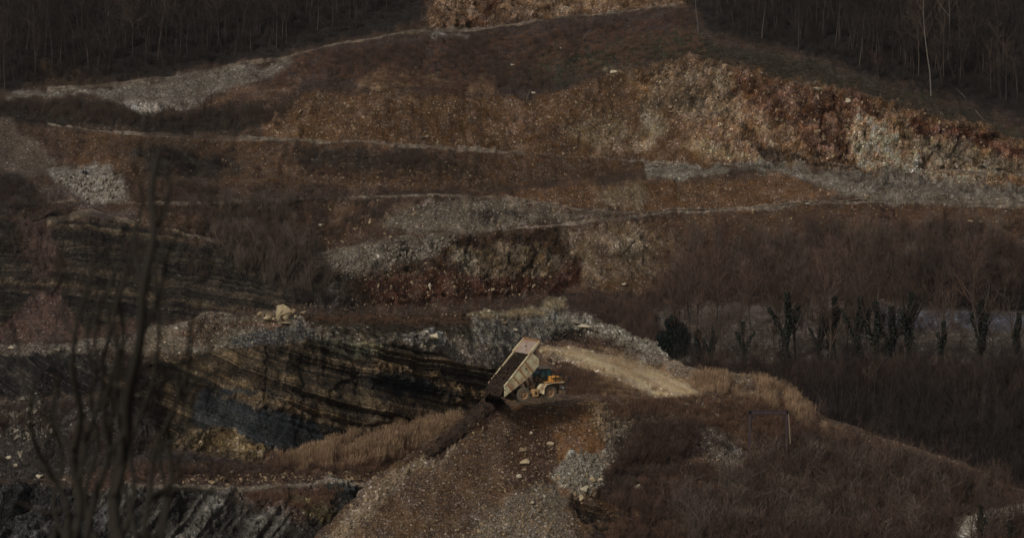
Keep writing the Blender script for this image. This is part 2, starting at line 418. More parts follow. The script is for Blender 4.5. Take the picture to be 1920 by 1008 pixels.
    if treads:
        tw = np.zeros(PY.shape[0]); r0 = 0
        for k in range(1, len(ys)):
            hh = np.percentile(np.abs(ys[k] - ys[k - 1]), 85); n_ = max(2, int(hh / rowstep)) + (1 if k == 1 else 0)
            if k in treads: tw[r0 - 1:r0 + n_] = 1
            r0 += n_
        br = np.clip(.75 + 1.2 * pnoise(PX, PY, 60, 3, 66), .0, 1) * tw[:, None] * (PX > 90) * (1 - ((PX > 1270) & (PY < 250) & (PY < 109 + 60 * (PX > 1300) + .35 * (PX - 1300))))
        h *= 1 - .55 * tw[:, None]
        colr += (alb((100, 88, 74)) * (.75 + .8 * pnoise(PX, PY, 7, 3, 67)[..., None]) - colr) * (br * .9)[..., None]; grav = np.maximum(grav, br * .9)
    if flat is not None:
        for (poly, fe) in flat: h *= 1 - np.clip(sdf(PX, PY, poly) / fe + 0.5, 0, 1) * 0.93
    W = W + Nn * h[..., None]
    colr *= (1 + 0.30 * fbm(W, 5, 4, seed + 81))[..., None]; colr = np.clip(colr, 0.004, 0.75)
    idx = np.arange(R * Cn).reshape(R, Cn)
    Q = np.stack([idx[:-1, :-1], idx[:-1, 1:], idx[1:, 1:], idx[1:, :-1]], -1).reshape(-1, 4)
    fxc = (PX[:-1, :-1] + PX[1:, 1:]).ravel() / 2; fyc = (PY[:-1, :-1] + PY[1:, 1:]).ravel() / 2
    used = np.zeros(len(Q), bool); flatV = W.reshape(-1, 3); fc = colr.reshape(-1, 3)
    msk = np.stack([grav, rock, stra, kon], -1).reshape(-1, 4)
    def make(nm, q):
        u, inv = np.unique(q, return_inverse=True)
        me = mesh_from(nm, flatV[u], inv.reshape(q.shape), GROUND, smooth=True)
        a = me.color_attributes.new('Col', 'FLOAT_COLOR', 'POINT'); a.data.foreach_set('color', np.concatenate([fc[u], np.ones((len(u), 1))], 1).astype(np.float32).ravel())
        a = me.color_attributes.new('Mask', 'FLOAT_COLOR', 'POINT'); a.data.foreach_set('color', msk[u].astype(np.float32).ravel())
        a = me.attributes.new('Bed', 'FLOAT', 'POINT'); a.data.foreach_set('value', bedv.ravel()[u].astype(np.float32))
        return tag(link(nm, me), kind='structure')
    for nm, poly in split:
        s = (sdf(fxc + 5 * pnoise(fxc, fyc, 22, 2, 3), fyc + 1.5 * pnoise(fxc, fyc, 18, 2, 4), poly) > 0) & ~used
        if s.any(): make(nm, Q[s]); used |= s
    make(name, Q[~used])
    SHEETS[name] = (xs, PX, PY, W, Nn)
    return W
def on(name, x, y):
    """point of the ground seen at photo position x, y (nearest column and row)"""
    xs, PX, PY, W, Nn = SHEETS[name]; c = int(np.clip(np.searchsorted(xs, x), 1, len(xs) - 1)); c -= 1 if abs(xs[c - 1] - x) < abs(xs[c] - x) else 0
    col = PY[:, c]; top = int(np.argmin(col)); r = int(np.argmin(np.abs(col[:top + 1] - y)))
    return W[r, c], Nn[r, c]

HILL, SHELF, MOUND = 'quarry_hillside', 'shale_shelf', 'spoil_mound'
def pp(c, *pts, **kw): return dict(p=list(pts), c=c, **kw)

# hillside behind, with its benches
hill_lines = [
 ([(-700, 760), (1100, 760), (1400, 830), (1560, 930), (1920, 1040), (2600, 1100)], 0, 0),
 ([(-700, 655), (300, 655), (1060, 640), (1240, 680), (1400, 688), (1700, 692), (2600, 700)], 22, 3),
 ([(-700, 640), (0, 640), (270, 600), (560, 578), (700, 575), (900, 562), (1060, 545), (1230, 560), (1500, 556), (1700, 566), (1920, 580), (2600, 590)], [(-700, 20), (1000, 20), (1300, 11), (2600, 11)], 4),
 ([(-700, 500), (0, 440), (160, 400), (300, 430), (480, 470), (600, 482), (760, 442), (880, 436), (1010, 428), (1160, 410), (1280, 398), (1500, 386), (1760, 381), (1920, 386), (2600, 400)], [(-700, 42), (600, 42), (860, 55), (1080, 50), (1250, 36), (2600, 36)], 4),
 ([(-700, 495), (0, 434), (160, 394), (300, 425), (480, 464), (600, 476), (760, 438), (880, 432), (1010, 425), (1160, 407), (1280, 395), (1500, 383), (1760, 377), (1920, 381), (2600, 395)], 2, 3),
 ([(-700, 420), (0, 385), (160, 380), (300, 385), (560, 374), (700, 370), (830, 365), (940, 371), (1100, 398), (1200, 404), (1300, 392), (2600, 390)], 36, 3),
 ([(-700, 416), (0, 381), (300, 380), (560, 371), (700, 367), (830, 362), (940, 367), (1100, 394), (1200, 401), (2600, 388)], 2, 2),
 ([(-700, 330), (0, 330), (120, 325), (250, 330), (400, 345), (560, 350), (760, 362), (930, 361), (1000, 353), (1100, 346), (1220, 330), (1400, 321), (1500, 322), (1650, 350), (1760, 366), (1920, 378), (2600, 386)], 35, 3),
 ([(-700, 322), (0, 322), (120, 316), (250, 322), (400, 340), (560, 346), (760, 356), (930, 350), (1100, 333), (1220, 317), (1400, 314), (1500, 312), (1650, 330), (1760, 345), (1920, 358), (2600, 372)], 3, 2),
 ([(-700, 215), (0, 214), (30, 222), (110, 241), (200, 249), (400, 259), (600, 266), (800, 276), (1000, 291), (1150, 301), (1220, 309), (1300, 311), (1500, 309), (2600, 365)], 35, 3),
 ([(-700, 211), (0, 210), (30, 218), (110, 237), (200, 245), (400, 255), (600, 262), (800, 272), (1000, 287), (1150, 297), (1220, 304), (1300, 309), (1500, 306), (2600, 362)], 4, 2),
 ([(-700, 192), (0, 190), (200, 188), (400, 192), (600, 172), (700, 162), (830, 166), (930, 181), (1000, 183), (1080, 160), (1200, 126), (1290, 109), (1400, 136), (1500, 160), (1640, 187), (1760, 218), (1920, 262), (2600, 360)], [(-700, 30), (500, 34), (800, 42), (1200, 46), (1400, 54), (1700, 60), (2600, 50)], 5),
 ([(-700, 188), (0, 178), (150, 170), (230, 160), (380, 138), (530, 112), (640, 82), (760, 60), (870, 60), (950, 50), (1100, 30), (1280, 10), (1400, 30), (1560, 90), (1760, 170), (1920, 215), (2600, 300)], 20, 4),
 ([(-700, 182), (0, 172), (230, 154), (380, 133), (530, 107), (640, 78), (760, 56), (870, 56), (950, 46), (1100, 26), (1280, 5), (1400, 22), (1560, 80), (1760, 160), (1920, 205), (2600, 290)], 6, 2),
 ([(-700, -60), (2600, -60)], [(-700, 24), (780, 26), (850, 48), (1280, 45), (1340, 25), (2600, 25)], 4),
 ([(-700, -260), (2600, -260)], 24, 0),
]
hill_patches = [
 pp((29, 25, 23), (-1200, -300), (900, -300), (795, 10), (790, 40), (640, 72), (530, 106), (230, 152), (0, 170), (-1200, 190), f=5, g=0.1),
 pp((44, 34, 26), (30, 165), (60, 120), (150, 130), (230, 152), (150, 168), f=10, n=.5),
 pp((27, 24, 22), (1300, -5), (1340, 60), (1500, 100), (1640, 150), (1800, 190), (2000, 240), (2700, 300), (2700, -300), (1250, -300), f=14, g=0.1),
 pp((47, 37, 33), (600, 90), (800, 64), (900, 58), (1300, 14), (1360, 110), (1290, 105), (1080, 155), (1000, 180), (830, 162), (640, 160), (500, 180), (430, 200), f=8, g=0.2),
 pp((43, 41, 30), (1030, 95), (1300, 60), (1380, 100), (1240, 115), (1050, 150), (960, 130), f=14, n=.6),
 pp((42, 38, 29), (1350, 90), (1500, 110), (1700, 170), (1920, 240), (2100, 290), (1920, 262), (1700, 203), (1500, 153), (1380, 122), f=8, n=.3),
 pp((92, 70, 50), (800, 34), (820, -20), (860, -60), (1310, -60), (1290, 4), (1100, 24), (900, 46), (815, 52), f=6, n=.5, ns=14, r=0.8, g=.5, a=.5),
 pp((64, 40, 26), (870, 45), (930, -10), (960, -10), (900, 46), f=8),
 pp((80, 75, 68), (800, 60), (868, 60), (872, 76), (812, 74), f=4, g=1, n=.4, ns=8),
 pp((96, 78, 58), (680, 150), (735, 118), (780, 130), (822, 142), (806, 158), (700, 163), f=7, n=.5, ns=10),
 pp((96, 78, 58), (866, 172), (880, 150), (925, 140), (934, 176), f=7, n=.5, ns=10),
 pp((90, 80, 62), (1130, 130), (1165, 120), (1150, 132), f=4),
 pp((74, 68, 60), (225, 162), (380, 139), (530, 113), (545, 122), (480, 158), (400, 188), (350, 200), (260, 206), (200, 182), (0, 182), (0, 174), f=5, g=1, n=.35, a=.3),
 pp((124, 116, 106), (238, 190), (262, 185), (285, 205), (262, 222), f=6, g=1, n=.5, ns=7),
 pp((72, 54, 40), (395, 200), (470, 160), (560, 150), (540, 170), (430, 200), f=8, g=.5, n=.4),
 pp((32, 28, 24), (-700, 187), (200, 187), (260, 215), (420, 204), (560, 190), (540, 235), (400, 252), (110, 236), (-700, 210), f=7),
 pp((66, 47, 29), (500, 200), (600, 175), (700, 168), (1000, 186), (1230, 118), (1330, 200), (1380, 310), (1200, 308), (900, 284), (500, 262), f=8, g=.7, a=.5, n=.15, r=.25),
 pp((84, 68, 48), (1060, 230), (1180, 220), (1260, 290), (1120, 280), f=14, n=.9, keep=1, r=.4),
 pp((94, 82, 64), (1180, 140), (1230, 140), (1260, 250), (1230, 260), f=12, n=.6, r=.5),
 pp((88, 64, 41), (1190, 130), (1290, 109), (1400, 136), (1640, 187), (1760, 218), (1920, 262), (2700, 400), (2700, 420), (1920, 370), (1650, 342), (1480, 316), (1400, 312), (1290, 250), (1180, 165), f=12, r=1, g=.5, a=.7, n=.2, ns=18),
 pp((86, 70, 52), (1215, 125), (1330, 118), (1400, 160), (1380, 215), (1300, 230), (1220, 190), f=12, n=.8, ns=14, keep=1),
 pp((68, 44, 28), (1370, 135), (1500, 162), (1640, 190), (1640, 215), (1600, 300), (1530, 300), (1470, 230), (1400, 170), f=8, n=.6, ns=13, keep=1),
 pp((66, 40, 26), (1700, 215), (1920, 275), (2000, 300), (1920, 300), (1720, 245), f=7, n=.5),
 pp((78, 66, 50), (1690, 246), (1860, 288), (2000, 335), (1920, 340), (1740, 300), f=8, n=.3),
 pp((128, 102, 76), (1580, 242), (1606, 215), (1640, 232), (1684, 262), (1690, 300), (1640, 332), (1596, 300), f=5, r=1, a=.9, n=.25, ns=12, keep=1),
 pp((108, 90, 70), (1620, 300), (1760, 300), (1860, 315), (1880, 356), (1700, 344), (1600, 322), f=6, r=1, a=.6, n=.35, ns=12, keep=1),
 pp((100, 82, 58), (1290, 255), (1400, 290), (1500, 312), (1420, 312), (1290, 280), f=7, n=.5, keep=1),
 pp((50, 38, 28), (1390, 275), (1540, 295), (1540, 313), (1440, 308), f=7, n=.4, keep=1),
 pp((58, 42, 28), (120, 250), (500, 264), (900, 290), (1190, 306), (1210, 325), (930, 354), (560, 346), (300, 340), (120, 320), f=6, g=.6, n=.2),
 pp((38, 31, 26), (540, 288), (760, 284), (860, 300), (830, 312), (560, 312), f=9, n=.5),
 pp((38, 33, 28), (225, 285), (300, 268), (400, 285), (450, 310), (380, 335), (280, 325), f=20, n=.7),
 pp((80, 74, 64), (1206, 311), (1300, 309), (1500, 311), (1540, 322), (1400, 318), (1280, 331), (1206, 331), f=3, g=1, n=.25, ns=9),
 pp((80, 72, 62), (1480, 313), (1920, 360), (2700, 375), (2700, 386), (1920, 384), (1700, 383), (1560, 366), (1490, 335), f=6, g=.8, n=.2),
 pp((68, 48, 30), (900, 366), (1220, 334), (1480, 326), (1560, 366), (1500, 382), (1160, 404), (1050, 392), f=6, g=.6, n=.2),
 pp((84, 70, 52), (1120, 350), (1200, 345), (1210, 390), (1130, 390), f=14, n=.9),
 pp((54, 39, 27), (200, 380), (560, 376), (820, 370), (800, 400), (700, 430), (600, 470), (400, 440), (240, 420), f=8, g=.8, n=.2),
 pp((70, 61, 51), (740, 385), (850, 367), (960, 374), (1080, 398), (1140, 406), (940, 426), (780, 432), (690, 425), f=8, g=1, n=.35, ns=14),
 pp((36, 29, 24), (880, 398), (960, 392), (1000, 410), (900, 418), f=8, n=.4),
 pp((60, 43, 28), (1200, 415), (1500, 390), (1760, 385), (2700, 400), (2700, 560), (1900, 560), (1500, 556), (1230, 560), (1080, 545), f=8, g=.5, n=.1, a=.6),
 pp((42, 31, 25), (1350, 470), (1500, 450), (1920, 430), (2700, 440), (2700, 600), (1180, 600), (1260, 520), f=30, n=.25, keep=1),
 pp((74, 59, 43), (1060, 432), (1200, 416), (1290, 440), (1270, 500), (1180, 520), (1100, 540), (1060, 480), f=12, g=.8, r=.35, n=.4),
 pp((92, 78, 60), (1150, 445), (1200, 440), (1215, 462), (1160, 468), f=6, r=.6, n=.4),
 pp((38, 26, 22), (1635, 385), (1670, 386), (1685, 415), (1660, 450), (1635, 440), f=6),
 pp((80, 62, 44), (1840, 395), (1900, 420), (1890, 460), (1840, 440), f=10, n=.6, g=.9),
 pp((44, 31, 20), (620, 500), (760, 445), (880, 440), (1050, 432), (1080, 480), (1090, 520), (1060, 545), (900, 566), (700, 576), (590, 580), f=6, r=.8, g=.3, a=.9),
 pp((74, 61, 45), (850, 462), (930, 455), (1010, 465), (1050, 500), (1020, 525), (960, 515), (910, 530), (860, 505), f=7, r=1, n=.5, ns=12),
 pp((74, 66, 54), (870, 465), (905, 470), (900, 515), (870, 515), f=5, r=1),
 pp((100, 80, 54), (1000, 485), (1020, 482), (1025, 498), (1005, 503), f=4, r=1),
 pp((50, 29, 19), (690, 530), (860, 515), (940, 530), (1040, 520), (1085, 490), (1090, 530), (1060, 545), (900, 566), (700, 574), f=6, n=.4, keep=1),
 pp((76, 68, 58), (580, 480), (640, 478), (760, 442), (880, 438), (840, 470), (740, 500), (640, 525), (590, 515), f=8, g=1, n=.55, ns=12),
 pp((36, 31, 26), (360, 395), (500, 390), (570, 450), (650, 530), (680, 578), (560, 580), (400, 470), f=12, n=.3),
 pp((66, 56, 48), (-700, 205), (0, 212), (34, 226), (74, 275), (118, 322), (60, 334), (-700, 334), f=5, g=.3, a=.25),
 pp((34, 29, 26), (-700, 345), (0, 320), (60, 345), (90, 380), (0, 400), (-700, 420), f=12),
 pp((92, 87, 80), (92, 322), (140, 316), (232, 322), (244, 350), (240, 374), (172, 382), (110, 352), f=8, g=1, n=.5, ns=12, a=.5),
 pp((60, 50, 45), (60, 345), (110, 345), (180, 385), (260, 395), (250, 420), (120, 380), f=10, g=.8),
 pp((42, 38, 34), (-700, 390), (60, 395), (150, 402), (260, 425), (400, 472), (480, 520), (540, 560), (560, 580), (270, 604), (0, 645), (-700, 650), f=8, s=1, r=.3, g=.2, a=.6),
 pp((60, 46, 40), (-60, 640), (20, 590), (70, 556), (100, 540), (132, 590), (160, 640), f=5, g=.3, a=.3),
 pp((56, 42, 36), (20, 400), (90, 400), (110, 480), (70, 540), (40, 480), f=14, n=.4),
 pp((33, 24, 21), (1050, 548), (1240, 562), (1260, 700), (1060, 660), f=8),
 pp((66, 58, 52), (1240, 572), (1700, 566), (1920, 585), (2700, 590), (2700, 692), (1240, 684), f=7, g=.5, n=.15, a=.1),
 pp((62, 62, 70), (1640, 578), (1920, 592), (2700, 600), (2700, 630), (1640, 612), f=8, n=.2),
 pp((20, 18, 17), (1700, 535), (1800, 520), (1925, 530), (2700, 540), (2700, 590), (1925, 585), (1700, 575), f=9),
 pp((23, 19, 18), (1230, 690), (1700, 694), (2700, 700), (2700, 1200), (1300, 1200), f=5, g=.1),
]
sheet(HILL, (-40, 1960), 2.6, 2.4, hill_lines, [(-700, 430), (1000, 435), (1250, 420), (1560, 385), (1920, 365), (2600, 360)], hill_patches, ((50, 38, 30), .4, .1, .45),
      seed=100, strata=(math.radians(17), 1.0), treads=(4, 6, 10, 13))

# shelf of shale in the middle distance
shelf_lines = [
 ([(-700, 1180), (2600, 1180)], 0, 0),
 ([(-700, 900), (0, 905), (220, 915), (400, 916), (700, 908), (900, 905), (1300, 905), (2600, 1100)], [(-700, 42), (2600, 42)], 4),
 ([(-700, 892), (0, 898), (220, 909), (400, 911), (700, 903), (900, 900), (1300, 900), (2600, 1095)], 1, 1),
 ([(-700, 840), (0, 862), (200, 872), (300, 842), (400, 842), (480, 862), (560, 850), (650, 812), (760, 790), (830, 770), (930, 745), (1300, 730), (2600, 1000)], 20, 5),
 ([(-700, 700), (0, 690), (200, 690), (290, 680), (350, 660), (560, 642), (640, 640), (740, 640), (800, 655), (900, 680), (1000, 690), (1300, 720), (2600, 950)], [(-700, 50), (300, 60), (700, 63), (930, 58), (1100, 40), (2600, 30)], 6),
 ([(-700, 655), (0, 655), (150, 650), (290, 622), (340, 608), (400, 596), (560, 604), (700, 612), (880, 614), (960, 600), (1075, 600), (1140, 611), (1220, 637), (1245, 668), (1300, 700), (1420, 730), (2600, 940)], 27, 4),
 ([(-700, 642), (0, 640), (150, 640), (270, 620), (320, 607), (390, 588), (440, 588), (500, 584), (560, 582), (700, 587), (880, 590), (940, 578), (1000, 566), (1060, 550), (1082, 575), (1140, 608), (1220, 634), (1245, 664), (1300, 696), (1420, 727), (2600, 937)], [(-700, 10), (300, 12), (540, 16), (900, 10), (1060, 4), (2600, 4)], 3),
 ([(-700, 720), (1000, 680), (1100, 720), (1300, 800), (1420, 820), (2600, 1050)], -24, 0),
]
shelf_patches = [
 pp((34, 32, 32), (-700, 662), (150, 655), (240, 690), (230, 730), (100, 745), (-700, 750), f=8, s=.8),
 pp((74, 66, 58), (-700, 642), (150, 640), (280, 625), (250, 660), (0, 664), (-700, 664), f=5, g=.8, n=.3),
 pp((84, 74, 60), (270, 622), (390, 588), (560, 588), (760, 630), (900, 620), (920, 668), (740, 648), (560, 642), (340, 662), (240, 660), f=6, g=1, n=.25, ns=13),
 pp((64, 48, 35), (400, 592), (520, 598), (470, 622), (360, 640), (330, 630), f=9, n=.5),
 pp((84, 60, 42), (494, 604), (528, 600), (520, 622), (496, 622), f=5),
 pp((50, 50, 50), (440, 620), (560, 612), (620, 640), (440, 655), f=10, g=.8, n=.6),
 pp((50, 38, 26), (562, 584), (890, 592), (880, 614), (700, 611), (570, 602), f=5, g=.3, n=.2),
 pp((120, 104, 76), (880, 592), (930, 580), (1062, 560), (1066, 584), (1000, 594), (900, 602), f=5, g=.8, n=.3, ns=9),
 pp((92, 80, 62), (940, 580), (1062, 551), (1070, 560), (960, 582), f=3, g=.6),
 pp((92, 86, 76), (890, 602), (1060, 592), (1090, 612), (1060, 640), (940, 655), (880, 640), f=7, g=1, n=.3),
 pp((106, 99, 86), (1030, 592), (1140, 606), (1225, 634), (1246, 668), (1180, 655), (1100, 628), (1030, 625), f=5, g=1, r=.5, n=.3, ns=9),
 pp((60, 44, 34), (1050, 622), (1180, 648), (1240, 690), (1100, 660), (1040, 640), f=8, n=.3),
 pp((64, 56, 46), (200, 690), (350, 662), (560, 642), (740, 644), (820, 664), (980, 700), (960, 760), (830, 790), (560, 850), (440, 850), (300, 842), (200, 800), f=5, s=1, r=.3, g=.15, a=.35),
 pp((78, 78, 66), (600, 646), (680, 640), (720, 665), (660, 675), f=10, n=.5, keep=1),
 pp((40, 43, 46), (372, 735), (440, 728), (520, 748), (600, 790), (640, 845), (540, 855), (440, 822), (380, 800), f=5, s=.6, r=.2, keep=1, n=.15),
 pp((88, 70, 46), (700, 668), (790, 692), (870, 728), (905, 742), (880, 765), (790, 735), (700, 696), f=5, r=.8, n=.3, s=.3, keep=1),
 pp((72, 58, 40), (420, 738), (500, 745), (590, 780), (570, 790), (430, 752), f=5, r=.6, n=.3, s=.3, keep=1),
 pp((34, 36, 38), (700, 695), (780, 700), (860, 745), (780, 745), (690, 715), f=8, n=.3, s=.8, keep=1),
 pp((108, 102, 94), (752, 632), (800, 628), (836, 645), (820, 662), (760, 652), f=5, r=.9, n=.3, keep=1),
 pp((84, 74, 64), (830, 640), (930, 650), (960, 690), (860, 678), f=8, g=1, n=.3),
 pp((44, 39, 36), (-700, 745), (100, 745), (240, 740), (300, 800), (300, 880), (0, 900), (-700, 900), f=12, g=.5, r=.3),
 pp((84, 70, 48), (350, 805), (430, 805), (520, 848), (500, 866), (400, 852), (340, 840), f=6, r=.8, n=.3),
 pp((40, 36, 34), (300, 852), (460, 862), (440, 880), (300, 880), f=6),
 pp((56, 42, 34), (180, 880), (560, 860), (740, 860), (740, 906), (180, 912), f=6, g=.5, n=.2),
 pp((66, 50, 36), (480, 855), (830, 780), (900, 760), (820, 860), (700, 895), (560, 890), f=8, a=.2),
 pp((60, 57, 53), (-700, 905), (150, 918), (700, 912), (760, 960), (700, 1200), (-700, 1200), f=5, r=.5, a=.5, g=.2, d=1),
 pp((40, 39, 40), (-700, 905), (120, 915), (200, 960), (180, 1200), (-700, 1200), f=14, n=.5, r=.9, keep=1, d=.5),
 pp((58, 44, 36), (430, 918), (660, 912), (620, 970), (540, 985), (470, 950), f=9, n=.4, d=.2),
 pp((44, 48, 46), (600, 905), (720, 905), (690, 930), (620, 940), f=8, r=.5),
 pp((96, 86, 74), (225, 909), (420, 910), (690, 902), (700, 908), (420, 917), (225, 916), f=2, crisp=1, keep=1, g=.2),
 pp((80, 72, 50), (520, 935), (560, 925), (640, 970), (610, 985), f=6, s=.7, keep=1),
]
sheet(SHELF, (-40, 1330), 2.0, 1.9, shelf_lines, [(-700, 292), (300, 297), (700, 312), (900, 330), (1000, 345), (1080, 358), (2600, 380)], shelf_patches, ((58, 47, 38), .4, .15, .4),
      split=[('quarry_track', [(250, 908), (420, 909), (690, 902), (700, 909), (420, 917), (250, 916)])], seed=300, strata=(math.radians(21), -.9))

# spoil mound with the tipping place, the haul road and the bank beyond it
ROAD = [(1014, 650), (1060, 652), (1110, 659), (1200, 683), (1285, 716), (1312, 737), (1228, 741), (1206, 732), (1150, 702), (1090, 675), (1050, 660), (1020, 654)]
mound_lines = [
 ([(-200, 1700), (300, 1400), (500, 1230), (700, 1200), (2600, 1250)], 0, 0),
 ([(-200, 1600), (400, 1210), (560, 1042), (600, 1004), (700, 905), (800, 834), (870, 790), (925, 760), (1060, 757), (1120, 748), (1200, 744), (1300, 741), (1400, 742), (1470, 752), (1540, 800), (1700, 850), (1800, 880), (1920, 935), (2100, 1010), (2600, 1100)],
   [(-200, 36), (900, 37), (1100, 38), (1250, 33), (1500, 30), (2600, 28)], 3),
 ([(-200, 1592), (400, 1204), (560, 1038), (600, 1000), (700, 901), (800, 830), (870, 786), (925, 750), (960, 736), (1110, 736), (1160, 738), (1230, 739), (1300, 736), (1400, 736), (1470, 746), (1540, 795), (1700, 846), (1920, 930), (2100, 1005), (2600, 1095)], 0.5, 0),
 ([(-200, 1590), (400, 1202), (560, 1036), (600, 998), (700, 899), (800, 828), (870, 784), (925, 748), (962, 733), (985, 700), (1002, 668), (1016, 655), (1050, 661), (1090, 676), (1150, 703), (1208, 732), (1240, 737), (1300, 734), (1400, 728), (1470, 740), (1540, 790), (1700, 842), (1920, 927), (2100, 1000), (2600, 1090)], 30, 0),
 ([(-200, 1588), (400, 1200), (560, 1034), (600, 996), (700, 897), (800, 826), (870, 782), (925, 746), (962, 731), (985, 698), (1002, 664), (1014, 650), (1060, 652), (1110, 658), (1200, 683), (1285, 714), (1320, 726), (1400, 716), (1470, 732), (1540, 785), (1700, 838), (1920, 923), (2100, 996), (2600, 1085)], 4.5, 0),
 ([(-200, 1586), (400, 1198), (560, 1032), (600, 994), (700, 895), (800, 824), (870, 780), (925, 744), (962, 729), (985, 696), (1002, 660), (1016, 641), (1060, 636), (1110, 640), (1160, 648), (1230, 668), (1300, 688), (1400, 698), (1470, 722), (1540, 778), (1700, 834), (1920, 919), (2100, 990), (2600, 1080)], 18, 3),
 ([(-200, 1700), (560, 1180), (800, 960), (925, 850), (1000, 780), (1100, 740), (1400, 800), (1540, 880), (2600, 1250)], -28, 0),
]
mound_patches = [
 pp((66, 50, 37), (840, 800), (930, 756), (1120, 745), (1200, 760), (1060, 900), (820, 960), (700, 950), f=12, g=.5),
 pp((90, 76, 60), (560, 1060), (700, 905), (800, 834), (880, 786), (900, 790), (830, 850), (740, 915), (640, 1030), f=6, g=1, n=.4, ns=9),
 pp((42, 27, 19), (862, 795), (905, 752), (950, 752), (930, 770), (900, 795), (800, 855), (740, 880), (760, 860), f=5, g=.3, n=.2),
 pp((72, 54, 37), (925, 742), (1120, 736), (1120, 760), (925, 768), f=4, g=.4, a=.2),
 pp((74, 52, 33), (960, 765), (1100, 760), (1150, 800), (1090, 830), (1040, 800), (960, 800), f=8, n=.3),
 pp((84, 60, 38), (1036, 810), (1100, 800), (1176, 812), (1140, 850), (1090, 868), (1050, 930), (1030, 940), f=6, g=.15, a=.35),
 pp((50, 35, 25), (960, 800), (1036, 800), (1034, 905), (990, 915), (935, 860), f=8, g=.5, n=.3),
 pp((112, 106, 92), (1080, 836), (1122, 846), (1134, 890), (1120, 905), (1070, 920), (1018, 884), f=4, g=1, a=.3, n=.2, ns=8),
 pp((76, 66, 55), (1008, 900), (1040, 905), (1070, 980), (1110, 1060), (1110, 1250), (760, 1250), (890, 970), f=14, g=1, n=.4, ns=16),
 pp((92, 70, 44), (1110, 762), (1180, 748), (1190, 800), (1150, 830), (1110, 800), f=8, g=1, n=.4, ns=9),
 pp((78, 66, 54), (1150, 775), (1300, 745), (1400, 750), (1400, 780), (1270, 800), (1180, 850), (1120, 870), f=8, g=1, n=.35, ns=10),
 pp((64, 50, 36), (1280, 742), (1480, 748), (1420, 790), (1300, 790), f=8, g=.9, n=.3),
 pp((37, 27, 24), (1180, 800), (1300, 785), (1330, 830), (1280, 870), (1200, 870), (1140, 900), (1160, 850), f=8, n=.2),
 pp((72, 64, 54), (1270, 800), (1350, 806), (1400, 850), (1400, 880), (1330, 862), f=7, g=1, n=.4, ns=9),
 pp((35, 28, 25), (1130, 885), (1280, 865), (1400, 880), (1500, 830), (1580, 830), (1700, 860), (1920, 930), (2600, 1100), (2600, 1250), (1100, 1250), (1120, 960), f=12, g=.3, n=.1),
 pp((60, 46, 33), (1056, 935), (1120, 922), (1215, 958), (1220, 1000), (1140, 985), (1070, 965), f=6, s=1, r=.5, a=.7, keep=1),
 pp((70, 62, 52), (1240, 960), (1340, 970), (1360, 1010), (1260, 1020), f=10, g=1, n=.5),
 pp((68, 52, 39), (1000, 650), (1030, 660), (1110, 690), (1200, 738), (1100, 742), (960, 742), f=5, g=.8, n=.3),
 pp((96, 76, 54), (1014, 652), (1110, 650), (1300, 705), (1320, 730), (1286, 716), (1200, 684), (1110, 660), f=5, g=.3),
 pp((84, 72, 58), (1120, 640), (1230, 666), (1300, 688), (1420, 698), (1400, 712), (1300, 705), (1200, 678), f=4, g=1, n=.3),
 pp((58, 42, 33), (1010, 640), (1100, 638), (1160, 655), (1100, 655), (1016, 650), f=4, g=.6),
 pp((164, 137, 106), *ROAD, f=6, g=.02, a=.05, crisp=1, k=.45),
 pp((118, 94, 70), (1050, 656), (1110, 666), (1180, 690), (1262, 735), (1256, 737), (1176, 694), (1108, 669), (1050, 658), f=2, n=.5, ns=9, o=.8, crisp=1, keep=1, k=.45),
 pp((122, 98, 74), (1060, 653), (1120, 662), (1200, 687), (1290, 731), (1284, 733), (1196, 691), (1118, 665), f=2, n=.5, ns=9, o=.7, crisp=1, keep=1, k=.45),
 pp((130, 104, 78), (1150, 676), (1230, 712), (1226, 716), (1146, 680), f=2, n=.6, ns=7, o=.7, crisp=1, keep=1, k=.45),
 pp((110, 88, 58), (1180, 705), (1226, 727), (1222, 733), (1190, 718), (1130, 688), f=2, n=.6, ns=7, keep=1, a=.1),
 pp((80, 58, 38), (1205, 712), (1226, 728), (1216, 730), (1204, 722), f=3, n=.4),
 pp((142, 134, 122), (1785, 972), (1850, 958), (1960, 938), (1960, 958), (1860, 980), (1838, 1030), (1770, 1060), (1760, 1005), f=4, g=.3, crisp=1),
]
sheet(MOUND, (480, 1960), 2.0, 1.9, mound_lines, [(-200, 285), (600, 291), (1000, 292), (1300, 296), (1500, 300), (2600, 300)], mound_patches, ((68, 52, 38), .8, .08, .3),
      split=[('haul_road', ROAD)], seed=500, strata=(math.radians(20), 0), flat=[([(900, 742), (1120, 730), (1125, 758), (900, 764)], 6)])

